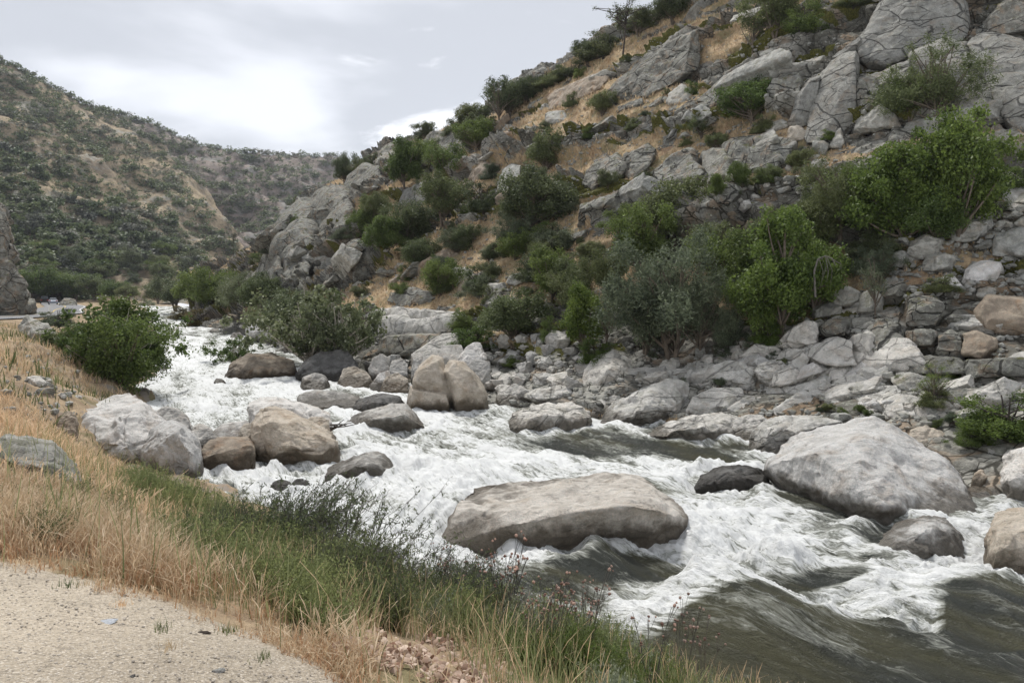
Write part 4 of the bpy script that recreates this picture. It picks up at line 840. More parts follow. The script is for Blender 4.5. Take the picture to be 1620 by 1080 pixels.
# talus and the brown cliff of the right bank
for lb, mt, po, ou in (
 ('flat bottomed grey boulder at the left end of the brown cliff', 'bank', [(1276, 564), (1290, 548), (1325, 533), (1346, 536), (1357, 560), (1356, 576), (1325, 578), (1290, 572)], 1.3),
 ('pale block right of the flat bottomed boulder in the brown cliff', 'bank', [(1342, 540), (1352, 528), (1372, 521), (1386, 528), (1388, 568), (1362, 574)], 1.1),
 ('tall lichened block in the middle of the brown cliff', 'cliff', [(1380, 560), (1380, 520), (1400, 503), (1422, 505), (1430, 530), (1428, 560)], 1.1),
 ('dark square block crowning the brown cliff', 'cliff', [(1436, 512), (1436, 475), (1460, 466), (1482, 468), (1494, 485), (1478, 512)], 1.2),
 ('broad slab climbing to the left of the brown cliff', 'bank', [(1227, 548), (1245, 525), (1275, 508), (1292, 512), (1294, 540), (1260, 550)], 1.0),
 ('rust streaked block above the pale block of the cliff', 'cliff', [(1294, 528), (1296, 505), (1320, 500), (1345, 502), (1347, 522), (1325, 532)], 1.0),
 ('brown block near the middle of the cliff top course', 'cliff', [(1432, 548), (1434, 524), (1460, 520), (1482, 524), (1480, 545)], .9),
 ('rounded tan boulder set in the cliff near the right', 'brown', [(1523, 560), (1525, 528), (1550, 521), (1575, 530), (1580, 552), (1560, 568)], 1.2),
 ('large rusty block at the right end of the cliff', 'brown', [(1540, 522), (1542, 490), (1565, 470), (1600, 470), (1660, 480), (1660, 540), (1580, 535)], 1.3),
 ('dark jointed column in the cliff', 'cliff', [(1482, 568), (1484, 530), (1505, 522), (1522, 530), (1522, 565)], .9),
 ('low shelf at the foot of the cliff, left part', 'bank', [(1370, 590), (1375, 572), (1425, 562), (1432, 588)], .9),
 ('low shelf at the foot of the cliff, middle part', 'cliff', [(1433, 592), (1436, 564), (1490, 562), (1528, 572), (1525, 590)], 1.),
 ('long dark shelf at the foot of the cliff by the right edge', 'cliff', [(1527, 598), (1530, 570), (1580, 566), (1650, 566), (1650, 592)], 1.1),
 ('rounded stone on top of the climbing slab', 'talus', [(1287, 502), (1290, 482), (1312, 478), (1330, 485), (1328, 498)], .9),
 ('dome shaped boulder above the rounded stone', 'talus', [(1318, 482), (1322, 462), (1340, 453), (1360, 462), (1362, 478), (1340, 486)], .9),
 ('grey boulder half behind the grey sapling', 'talus', [(1356, 492), (1360, 466), (1380, 456), (1395, 470), (1392, 495)], .9),
 ('long white boulder lying in the talus', 'pale', [(1520, 446), (1528, 425), (1560, 412), (1582, 414), (1588, 430), (1560, 448), (1535, 452)], 1.),
 ('pale boulder left of the long white one in the talus', 'pale', [(1482, 462), (1492, 440), (1508, 436), (1522, 450), (1520, 468)], .9),
 ('moss capped flat boulder in the talus', 'talus', [(1455, 425), (1465, 406), (1495, 402), (1518, 408), (1510, 422), (1475, 428)], .9),
 ('big grey boulder at the upper left of the talus', 'talus', [(1434, 405), (1440, 382), (1465, 370), (1492, 374), (1490, 398), (1460, 408)], 1.),
 ('lichened boulder in the upper talus', 'talus', [(1497, 378), (1500, 352), (1525, 345), (1562, 350), (1560, 375), (1530, 382)], 1.),
 ('moss topped block near the right edge of the talus', 'talus', [(1573, 402), (1576, 375), (1610, 362), (1660, 360), (1660, 400), (1610, 408)], 1.1),
 ('white boulder under the trees at the upper right edge', 'pale', [(1583, 322), (1590, 300), (1612, 288), (1660, 290), (1660, 330), (1610, 332)], 1.1),
 ('tall narrow stone at the left edge of the talus', 'talus', [(1412, 420), (1414, 400), (1428, 394), (1436, 402), (1434, 420)], .8),
 ('small pale slab climbing at the foot of the cliff', 'bank', [(1218, 612), (1222, 592), (1250, 578), (1272, 590), (1262, 608)], .8),
 ('grey cube stone left of the flat bottomed boulder', 'bank', [(1250, 582), (1252, 562), (1268, 556), (1280, 566), (1276, 584)], .8),
 ('pale flat rock right of the small pale slab', 'bank', [(1310, 612), (1325, 596), (1358, 590), (1376, 602), (1370, 612)], .7),
 ('grey lump on the bank under the cliff shelf', 'talus', [(1390, 603), (1395, 590), (1410, 588), (1416, 600)], .6),
 ('grey boulder at the left end of the bank boulder field', 'talus', [(1125, 530), (1130, 512), (1150, 506), (1168, 515), (1165, 538)], 1.)):
    L(lb, mt, po, ou, res=75)
# angular blocks breaking through the turf along the ledges
CR = []
for k in range(9):
    Rk = np.random.default_rng(820+k); n_ = 16; p = Rk.uniform(-1, 1, (n_, 3)); p = np.sign(p)*np.abs(p)**.4*np.array((Rk.uniform(.8, 1.15), Rk.uniform(.38, .6), Rk.uniform(.34, .6)))*.55
    CR.append(hull_mesh('rock_outcrop', [[tuple(q) for q in p]], .013, 0, 820+k, M['cliff'], .5, 1., 2.2, clip=k % 3 == 0))
def crags(reg, n, s0, s1, mats, label, group, seedv):
    R = random.Random(seedv); k = 0
    for _ in range(n*8):
        if k >= n: break
        px, py = R.uniform(reg[0], reg[2]), R.uniform(reg[1], reg[3]); loc, nn = ray(HB, px, py)
        if loc is None or loc.z < zw(loc.y)+1.5: continue
        s = s0*(s1/s0)**(R.random()**1.5); o = link('rock_outcrop', R.choice(CR)); tag(o, label, 'rock outcrop', group); o.material_slots[0].link = 'OBJECT'; o.material_slots[0].material = M[R.choice(mats)]
        X = Vector(e1)*(1 if R.random() < .5 else -1)+Vector((R.gauss(0, .22), R.gauss(0, .22), R.gauss(0, .12))); X.normalize(); Z = Vector((nn.x*.6-.2, nn.y*.6-.1, .75)); Yv = Z.cross(X).normalized(); Z = X.cross(Yv)
        o.rotation_mode = 'QUATERNION'; o.rotation_quaternion = Matrix((X, Yv, Z)).transposed().to_quaternion(); o.location = loc-Vector(nn)*s*.14; o.scale = (s*R.uniform(.9, 1.5), s, s*R.uniform(.7, 1.1)); k += 1
crags((540, 230, 760, 480), 24, 1.5, 5., ('cliff', 'cliff', 'talus', 'brown'), 'one of the jointed grey outcrops breaking the left part of the slope', 'jointed outcrops on the left of the slope', 1)
crags((740, 120, 960, 480), 28, 1.3, 4.6, ('cliff', 'cliff', 'talus', 'brown'), 'one of the jointed grey outcrops on the grassy middle of the slope', 'jointed outcrops in the middle of the slope', 2)
crags((950, 20, 1200, 380), 34, 1.3, 4.2, ('cliff', 'cliff', 'talus', 'slab'), 'one of the jointed outcrops stepping up below the rust stained face', 'jointed outcrops below the rust stained face', 3)
crags((1150, -20, 1620, 330), 62, 1.2, 4.0, ('cliff', 'talus', 'slab'), 'one of the broken blocks of the upper right cliff', 'broken blocks of the upper right cliff', 4)
crags((390, 300, 560, 470), 26, 2.5, 7.0, ('cliff', 'cliff', 'talus'), 'one of the weathered crags around the columnar cliff', 'crags around the columnar cliff', 5)
crags((800, 590, 1120, 690), 16, 1.2, 3.0, ('bank', 'bank', 'grey'), 'one of the pale angular slabs along the far waterline below the trees', 'pale slabs along the far waterline', 8)
crags((1080, 560, 1420, 700), 34, 1.2, 3.2, ('bank', 'bank', 'pale'), 'one of the pale slabs stacked on the bank left of the giant boulder', 'pale slabs stacked left of the giant boulder', 9)
crags((1380, 600, 1620, 690), 20, 1.0, 2.6, ('bank', 'bank', 'cliff'), 'one of the pale slabs between the brown cliff and the giant boulder', 'pale slabs below the brown cliff', 10)
crags((1240, 470, 1640, 590), 26, .9, 2.2, ('bank', 'cliff', 'brown'), 'one of the jointed blocks filling the brown cliff', 'jointed blocks of the brown cliff', 11)
crags((600, 480, 1000, 520), 14, 1., 2.6, ('cliff', 'talus', 'bank'), 'one of the outcrops along the foot of the slope', 'outcrops along the foot of the slope', 6)

for lb, po, Yv, th in (
 ('broad pale slab above the layered slab on the right bank', [(1085, 650), (1095, 628), (1130, 612), (1175, 612), (1180, 636), (1150, 652)], 32.5, 2.4),
 ('flat pale step rock left of the long pale slab', [(1040, 605), (1060, 585), (1100, 580), (1125, 590), (1120, 604), (1070, 612)], 36, 2.2),
 ('tilted grey block above the square shouldered boulder', [(1125, 600), (1135, 578), (1165, 570), (1185, 585), (1178, 604), (1150, 608)], 35.5, 2),
 ('split pale block in the middle of the right bank', [(1170, 608), (1180, 582), (1215, 578), (1222, 600), (1205, 612)], 34.5, 2),
 ('pale block with a shadowed foot right of the split pale block', [(1218, 612), (1225, 588), (1262, 580), (1272, 600), (1250, 614)], 34, 2),
 ('long low slab reaching right above the jagged pale rock', [(1265, 628), (1290, 608), (1350, 602), (1400, 612), (1395, 628), (1320, 636)], 31.5, 2),
 ('rounded pale block above the giant boulder peak', [(1300, 655), (1310, 632), (1345, 624), (1372, 636), (1370, 655), (1330, 662)], 29.8, 2),
 ('grey rounded block below the cliff shelf', [(1375, 640), (1380, 622), (1405, 612), (1425, 622), (1420, 640)], 31, 1.8),
 ('pale wedge beside the grey rounded block', [(1420, 648), (1430, 625), (1462, 618), (1475, 640), (1455, 652)], 30, 1.8),
 ('flat pale stone left of the young airy tree', [(1400, 612), (1412, 598), (1445, 595), (1452, 608), (1425, 616)], 32.5, 1.5),
 ('low dark jointed block right of the young airy tree', [(1500, 640), (1505, 612), (1550, 605), (1600, 610), (1602, 635), (1550, 645)], 30, 2.2),
 ('mottled low slab behind the low rugged ledge', [(935, 655), (945, 632), (975, 625), (1000, 632), (985, 650)], 35, 1.8),
 ('pale oblong rock above the tan boulder at the water', [(855, 612), (862, 592), (890, 582), (915, 590), (912, 606), (880, 614)], 41.5, 2),
 ('round pale rock at the water right of the split boulder', [(782, 640), (788, 615), (815, 606), (838, 618), (842, 640), (810, 646)], 38, 2),
 ('wide flat rock above the round pale one', [(800, 606), (812, 588), (850, 582), (865, 596), (850, 610)], 41.5, 2)):
    B(lb, 'bank', po, Y=Yv, thick=th, amp=.75, foot=False)
# loose boulders, copied from a few stones
def stone_proto(sd, mat, flat=.7, n=14, round_=.5):
    R = np.random.default_rng(sd); p = R.normal(size=(n, 3)); p /= np.linalg.norm(p, axis=1)[:, None]; p *= R.uniform(.75, 1.05, (n, 1)); p = np.sign(p)*np.abs(p)**.8*np.array((1, .8, flat))*.55
    return hull_mesh('boulder', [[tuple(q) for q in p]], .017, 0, sd, M[mat], .9, 1., 1.5)
PR = {m: [stone_proto(300+i*7+j, m, f) for i, f in enumerate((.55, .75, .9, .65, .8))] for j, m in enumerate(('bank', 'talus', 'grey'))}
placed = []
def scatter(polyreg, n, sizes, bvh, kinds, label, group, name='boulder', mind=.75, seedv=1, sink=.25, collide=True):
    R = random.Random(seedv); k = 0; tries = 0
    xs = [p[0] for p in polyreg]; ys = [p[1] for p in polyreg]
    while k < n and tries < n*25:
        tries += 1
        px, py = R.uniform(min(xs), max(xs)), R.uniform(min(ys), max(ys))
        ins = False; j = len(polyreg)-1
        for i in range(len(polyreg)):
            a, b = polyreg[i], polyreg[j]
            if (a[1] > py) != (b[1] > py) and px < (b[0]-a[0])*(py-a[1])/(b[1]-a[1])+a[0]: ins = not ins
            j = i
        if not ins: continue
        loc, nn = ray(bvh, px, py)
        if loc is None: continue
        s = sizes[0]*(sizes[1]/sizes[0])**(R.random()**1.6)
        if collide and any((loc-q).length < (s+t)*.5*mind for q, t in placed): continue
        placed.append((loc.copy(), s)); k += 1
        me = R.choice(PR[R.choice(kinds)]); o = link(name, me); tag(o, label, 'boulder', group)
        o.location = loc+Vector((0, 0, s*(.25-sink))); o.rotation_euler = (R.uniform(-.4, .4), R.uniform(-.4, .4), R.uniform(0, 6.3)); o.scale = (s*R.uniform(.8, 1.3), s*R.uniform(.8, 1.2), s*R.uniform(.65, 1.1))
scatter([(770, 545), (930, 520), (935, 610), (870, 640), (800, 640), (770, 600)], 55, (.9, 2.6), HB, ('bank', 'grey'), 'one of the pale boulders heaped on the far bank below the round riverside bush', 'pale boulders heaped below the round riverside bush', seedv=2)
scatter([(560, 575), (650, 560), (780, 575), (800, 640), (760, 620), (640, 600), (590, 600)], 14, (.8, 1.8), HB, ('bank', 'grey'), 'one of the grey boulders packed behind the split midstream boulder', 'grey boulders behind the split boulder', seedv=3)
scatter([(1010, 600), (1120, 540), (1260, 540), (1400, 600), (1500, 620), (1560, 660), (1440, 650), (1200, 610), (1080, 600)], 70, (.6, 2.0), HB, ('bank', 'talus'), 'one of the angular grey rocks strewn on the bank under the brown cliff', 'angular rocks under the brown cliff', seedv=4)
scatter([(1380, 420), (1440, 370), (1520, 340), (1640, 290), (1640, 470), (1560, 470), (1420, 470)], 85, (.35, 1.3), HB, ('talus',), 'one of the lichened stones of the talus fan on the right', 'stones of the right talus fan', seedv=5)
scatter([(1160, 300), (1230, 250), (1300, 240), (1300, 290), (1230, 310), (1180, 330)], 22, (.5, 1.4), HB, ('talus', 'bank'), 'one of the pale rocks spilled below the upper cliff', 'pale rocks spilled below the upper cliff', seedv=6)
scatter([(380, 500), (440, 510), (470, 560), (420, 560), (380, 530)], 16, (.9, 2.2), HB, ('bank', 'grey'), 'one of the pale rocks on the far bank behind the leaning shrub', 'pale rocks behind the leaning shrub', seedv=7)
scatter([(60, 590), (130, 630), (120, 665), (85, 650), (50, 610)], 10, (.3, 1.0), NB, ('bank', 'talus'), 'one of the rocks along the left bank under the leafy tree', 'rocks along the left bank', seedv=8)
def rubble(name, regs, bvh, n, s0, s1, seedv, mat, filt=None):
    R = np.random.default_rng(seedv); V0 = np.array([(1, 0, 0), (-1, 0, 0), (0, 1, 0), (0, -1, 0), (0, 0, .8), (0, 0, -.8)], float)*.5
    ico = bmesh.new(); bmesh.ops.create_icosphere(ico, subdivisions=1, radius=.5); V0 = np.array([v.co[:] for v in ico.verts]); F0 = np.array([[v.index for v in f.verts] for f in ico.faces]); ico.free()
    Vs, Fs, k = [], [], 0
    for x0, y0, x1, y1, frac in regs:
        for _ in range(int(n*frac)):
            px, py = R.uniform(x0, x1), R.uniform(y0, y1); loc, nn = ray(bvh, px, py)
            if loc is None or loc.z < zw(loc.y)+.05: continue
            if filt and not filt(loc, nn): continue
            s = s0*(s1/s0)**(R.random()**2); v = V0*R.uniform(.75, 1.3, (len(V0), 1)); v = v*np.array((R.uniform(.8, 1.4), R.uniform(.8, 1.2), R.uniform(.5, .9)))*s
            a = R.uniform(0, 6.28); c, q = math.cos(a), math.sin(a); v = v@np.array(((c, q, 0), (-q, c, 0), (0, 0, 1)))+np.array(loc)+np.array((0, 0, s*.15))
            Vs.append(v); Fs.append(F0+k); k += len(V0)
    return tag(link(name, mesh_np(name, np.concatenate(Vs), np.concatenate(Fs), [M[mat]], False)), kind='stuff')
rubble('rubble', [(1360, 300, 1640, 480, .3), (1000, 500, 1640, 680, .35), (760, 530, 1000, 650, .15), (880, 60, 1400, 330, .4), (600, 200, 950, 480, .45), (560, 480, 800, 600, .05)], HB, 3000, .10, .42, 12, 'talus')
rubble('rubble', [(0, 560, 130, 680, 1.)], NB, 90, .08, .35, 13, 'talus', lambda l, n: l.y > 14)
river()
# ------------------------------------------------------------------ trees and shrubs
def leaves(centres, rad, n_per, size, seed, aspect=.6, droop=0.0, flat=.75, shell=.45):
    """leaf-shaped quads gathered in clumps; returns verts, faces, shade value"""
    R = np.random.default_rng(seed); K = len(centres)
    cnt = np.maximum(4, (n_per*(rad/rad.mean())**2*R.uniform(.6, 1.3, K)).astype(int)); idx = np.repeat(np.arange(K), cnt); n = len(idx)
    d = R.normal(size=(n, 3)); d /= np.linalg.norm(d, axis=1)[:, None]; d *= (R.random(n)**shell)[:, None]
    d[:, 2] *= flat
    # lobes make the clump ragged
    d *= (1+.6*vnoise(d*1.7+idx[:, None]*3.1, seed))[:, None]
    p = centres[idx]+d*rad[idx][:, None]
    a = R.normal(size=(n, 3)); a[:, 2] = a[:, 2]*.6-droop; a /= np.linalg.norm(a, axis=1)[:, None]
    b = np.cross(a, R.normal(size=(n, 3))+np.array((0, 0, 1.1))); b /= np.linalg.norm(b, axis=1)[:, None]+1e-9
    s = size*R.uniform(.6, 1.35, n)[:, None]
    V = np.stack([p-a*s*.5, p+b*s*aspect*.5, p+a*s*.5, p-b*s*aspect*.5], 1).reshape(-1, 3)
    Fc = np.arange(n*4).reshape(n, 4); v = np.clip(R.beta(2, 2.4, n)+.18*(R.random(K)[idx]-.5)*2.6, 0, 1); v[R.random(n) < .03] = 1
    return V, Fc, v
def limbs(centres, trunks, seed, h, thick, curve=.15, flo=.3, fhi=.75):
    R = np.random.default_rng(seed); acc = Acc()
    for base, top, r0 in trunks:
        base = np.array(base, float); top = np.array(top, float); t = np.linspace(0, 1, 8)[:, None]
        wob = np.cumsum(R.normal(size=(8, 3)), 0)*curve*h*.035; wob[0] = 0
        path = base+(top-base)*t+wob; V, Fc = tube(path, r0*(1-.75*t[:, 0])); acc.add(V, Fc)
        near = [c for c in centres if np.linalg.norm(c[:2]-(base+top)[:2]/2) < h*.6]
        for c in near[:26]:
            f = np.clip((c[2]-base[2])/max(top[2]-base[2], .1)*R.uniform(flo, fhi), .12, .97); j = f*7; i0 = int(min(j, 6)); s = path[i0]+(path[i0+1]-path[i0])*(j-i0)
            m = (s+c)/2+R.normal(size=3)*h*.03+np.array((0, 0, -.02*h)); tt = np.linspace(0, 1, 5)[:, None]
            pp = (1-tt)**2*s+2*(1-tt)*tt*m+tt**2*c
            V, Fc = tube(pp, r0*.34*(1-f*.5)*(1-.85*tt[:, 0])+.004*h*thick, 4); acc.add(V, Fc)
    return acc
def crown_pts(K, w, h, z0, seed, shape='round', lobes=5):
    R = np.random.default_rng(seed); L = R.normal(size=(lobes, 3)); L /= np.linalg.norm(L, axis=1)[:, None]; L[:, 2] = abs(L[:, 2])*.9
    out = []
    while len(out) < K:
        d = R.normal(size=3); d /= np.linalg.norm(d); r = R.random()**.42
        lob = .55+.55*max(0, (L@d).max())**4+.16*R.normal()*.5
        if shape == 'bush': d[2] = abs(d[2])*1.05
        p = d*r*lob; z = z0+(h-z0)*(.5+.5*p[2]) if shape != 'bush' else z0+(h-z0)*max(p[2], 0.02)
        ww = w*.5
        if shape == 'tall': ww *= 1-.25*((z-z0)/(h-z0))
        if shape in ('round', 'tall'): ww *= 1+.75*max(0, -p[2])
        if shape == 'spread': ww *= .75+.5*((z-z0)/(h-z0))
        out.append((p[0]*ww*1.25, p[1]*ww*1.25, z))
    return np.array(out)
PROTO = {}
def proto(key, K, w, h, z0, rad, n_per, size, shape, seed, trunks=None, flo=.3, fhi=.75, aspect=.6, lobes=5, droop=0., thick=1., shell=.45, only=None, r0=.028):
    c = crown_pts(K, w, h*.93, z0, seed, shape, lobes)
    if only is not None: c = np.array([q for q in c if only(q)])
    rd = rad*np.random.default_rng(seed+1).uniform(.6, 1.35, len(c))
    V, Fc, v = leaves(c, rd, n_per, size, seed+2, aspect, droop, shell=shell)
    low = V[:, 2] < .01; V[low, 2] = .01+abs(V[low, 2])*.1
    cr = mesh_np(key+'_crown', V, Fc, [M['oak']], True, fattrs={'v': v})
    trunks = trunks or [((0, 0, -.05), (.03, .02, h*.8), h*r0)]
    tr = limbs(c, trunks, seed+3, h, thick, .15, flo, fhi).mesh(key+'_trunk', [M['bark']])
    PROTO.setdefault(key, []).append((tr, cr))
# all prototypes are one unit tall; each kind has two or three bodies
for s in (0, 1, 2):
    ms = [((0, 0, -.05), (-.15, .05, .75), .03), ((.03, 0, -.05), (.17, -.04, .8), .026), ((0, .03, -.05), (.02, .16, .7), .022)]
    proto('oak', 54, 1.22, 1.08, .0, .165, 430, .034, 'round', 400+s*9, ms, lobes=7)
    proto('bush', 42, 1.42, 1.05, .0, .17, 400, .035, 'bush', 430+s*9, ms, lobes=6)
    proto('tall', 56, .92, 1.08, .0, .13, 400, .029, 'tall', 460+s*9, lobes=8)
    proto('feather', 76, 1.25, 1.08, .0, .145, 330, .040, 'round', 490+s*9, ms, aspect=.22, lobes=8, droop=.2, shell=.7)
for s in (0, 1):
    proto('sycamore', 95, 1.55, 1.08, .03, .12, 110, .040, 'spread', 520+s*9, [((0, 0, -.05), (.22, -.1, .9), .022), ((-.05, 0, -.05), (-.3, .05, .8), .018), ((.1, 0, -.05), (.45, .1, .75), .016), ((-.1, .05, -.05), (-.05, .2, .95), .016)], aspect=.85, lobes=9, shell=.8)
    proto('thin', 34, .75, 1., .15, .10, 60, .03, 'tall', 550+s*9, None, aspect=.25, lobes=7, shell=.8, r0=.016)
proto('bare', 24, .8, 1., .5, .085, 80, .026, 'spread', 570, [((0, 0, -.03), (-.12, 0, .98), .018), ((0, 0, .3), (.25, .05, .85), .007)], flo=.7, fhi=.95, aspect=.3, lobes=6, shell=.8)
BARK = {'oak': 'bark', 'bush': 'bark_dark', 'tall': 'bark', 'feather': 'bark', 'sycamore': 'bark_pale', 'thin': 'bark', 'bare': 'bark_dark'}
def plant(loc, h, kind, leaf, label, cat='tree', group=None, wr=1.0, rz=None, name=None, var=None):
    v = random.randrange(len(PROTO[kind])) if var is None else var; tr, cr = PROTO[kind][v]
    nm = name or {'oak': 'oak_tree', 'bush': 'shrub', 'tall': 'leafy_tree', 'feather': 'grey_leaved_tree', 'sycamore': 'sycamore_tree', 'thin': 'pine_sapling', 'bare': 'bare_pine'}[kind]
    e = bpy.data.objects.new(nm, None); COL.objects.link(e); e.location = loc; e.scale = (h*wr, h*wr, h); e.rotation_euler = (0, 0, random.random()*6.28 if rz is None else rz); e.empty_display_size = .1
    tag(e, label, cat, group)
    for nme, me, mt in (('trunk', tr, BARK[kind]), ('crown', cr, leaf)):
        o = link(nme, me, e); o.material_slots[0].link = 'OBJECT'; o.material_slots[0].material = M[mt]
    return e
def T_(px, pyb, hpx, kind, leaf, label, wpx=None, cat='tree', bvh=None, Y=None, group=None, sink=.1, **k):
    """a tree whose foot shows at (px, pyb) and which stands hpx tall in the photograph"""
    loc, n = ray(bvh or HB, px, pyb)
    if Y is not None: loc = Vector(P(px, pyb, Y))
    if loc is None: print('no ground for', label); return
    h = hpx*1.06/F*loc.y; natural = {'oak': 1.2, 'bush': 1.35, 'tall': .86, 'feather': 1.2, 'sycamore': 1.45, 'thin': .8, 'bare': .8}[kind]
    wr = (wpx/hpx/natural) if wpx else 1.0
    loc = loc-Vector((0, 0, sink*h*.3))
    return plant(loc, h, kind, leaf, label, cat, group, wr, **k)
# river edge, left bank and far bank
T_(185, 626, 158, 'tall', 'sycamore', 'tall rounded leafy tree filling the middle of the left bank group', 120, Y=42.5)
T_(178, 624, 150, 'sycamore', 'green', 'broad leafy tree with a pale trunk leaning over the left bank of the river', 165, Y=42, rz=.3, var=0)
T_(190, 628, 130, 'oak', 'green', 'dense dark green tree skirt spilling to the water under the pale trunked left tree', 120, Y=40.5, cat='shrub')
T_(215, 590, 90, 'sycamore', 'green', 'leafy bough tree overhanging the white water right of the pale trunked left tree', 90, Y=43)
T_(105, 600, 95, 'oak', 'olive', 'rounded olive tree beside the left bank slope, left of the pale trunked tree', 105, Y=44)
T_(92, 516, 32, 'bush', 'grey_leaf', 'dark bluish shrub beside the road bend above the olive tree', 60, cat='shrub', Y=62)
T_(500, 590, 140, 'sycamore', 'willow', 'spreading pale leaved riverside tree with light showing through its crown', 175, Y=52, var=0, rz=1.)
T_(545, 592, 130, 'sycamore', 'willow', 'right hand companion of the spreading pale leaved riverside tree', 120, Y=51, var=1)
T_(455, 545, 95, 'oak', 'willow', 'left shoulder tree of the spreading riverside group above the brown boulder', 90, Y=58)
T_(378, 592, 62, 'sycamore', 'green', 'low leaning shrub with clear leaves over the brown boulder on the far bank', 75, cat='shrub', Y=60)
T_(420, 500, 70, 'oak', 'olive', 'bushy tree on the far bank upstream of the spreading tree', 70, Y=85)
T_(385, 498, 75, 'feather', 'willow', 'grey leaved willow at the river bend', 80, Y=95)
T_(345, 495, 75, 'oak', 'green', 'green riverside tree at the inside of the bend', 80, Y=112)
T_(310, 490, 68, 'oak', 'green', 'second green riverside tree upstream of the bend', 75, Y=128)
T_(278, 488, 55, 'oak', 'willow', 'pale riverside tree at the head of the visible river', 65, Y=150)
T_(430, 470, 40, 'bush', 'bright', 'bright green shrub at the foot of the columnar cliff', 50, cat='shrub', Y=100)
T_(320, 518, 34, 'bush', 'rust_shrub', 'low rusty brown willow thicket on the far bank, nearer part', 65, cat='shrub', Y=108)
T_(292, 505, 24, 'bush', 'rust_shrub', 'low rusty brown willow thicket on the far bank, farther part', 50, cat='shrub', Y=128)
T_(244, 493, 10, 'bush', 'bright', 'small bright green bush on an islet at the head of the river', 20, cat='shrub', Y=190)
T_(228, 490, 20, 'bush', 'willow', 'pale green willow bush left of the river head', 34, cat='shrub', Y=200)
for i, (px, pb, hp) in enumerate([(65, 478, 55), (92, 476, 50), (122, 474, 45), (150, 474, 38), (45, 480, 60), (178, 474, 32), (205, 475, 26)]):
    T_(px, pb, hp, 'oak', 'green' if i % 3 else 'olive', 'one of the green trees in a belt behind the far cars', hp*1.35, Y=225-i*3, group='green trees behind the far cars')
for i in range(34):
    px = 62+(i*47) % 280; loc, n = ray(AB, px, 446-(i*29) % 46)
    if loc: plant(loc-Vector((0, 0, .6)), 3.6+(i*13) % 7*.6, ('oak', 'bush')[i % 2], ('olive', 'oak', 'green', 'grey_leaf')[i % 4], 'one of the bushy trees at the foot of the left hill above the far road', 'tree', 'bushy trees at the foot of the left hill', 1.1, name='oak_tree')
T_(250, 478, 35, 'oak', 'olive', 'dark tree at the valley floor above the islet bush', 45, Y=215)
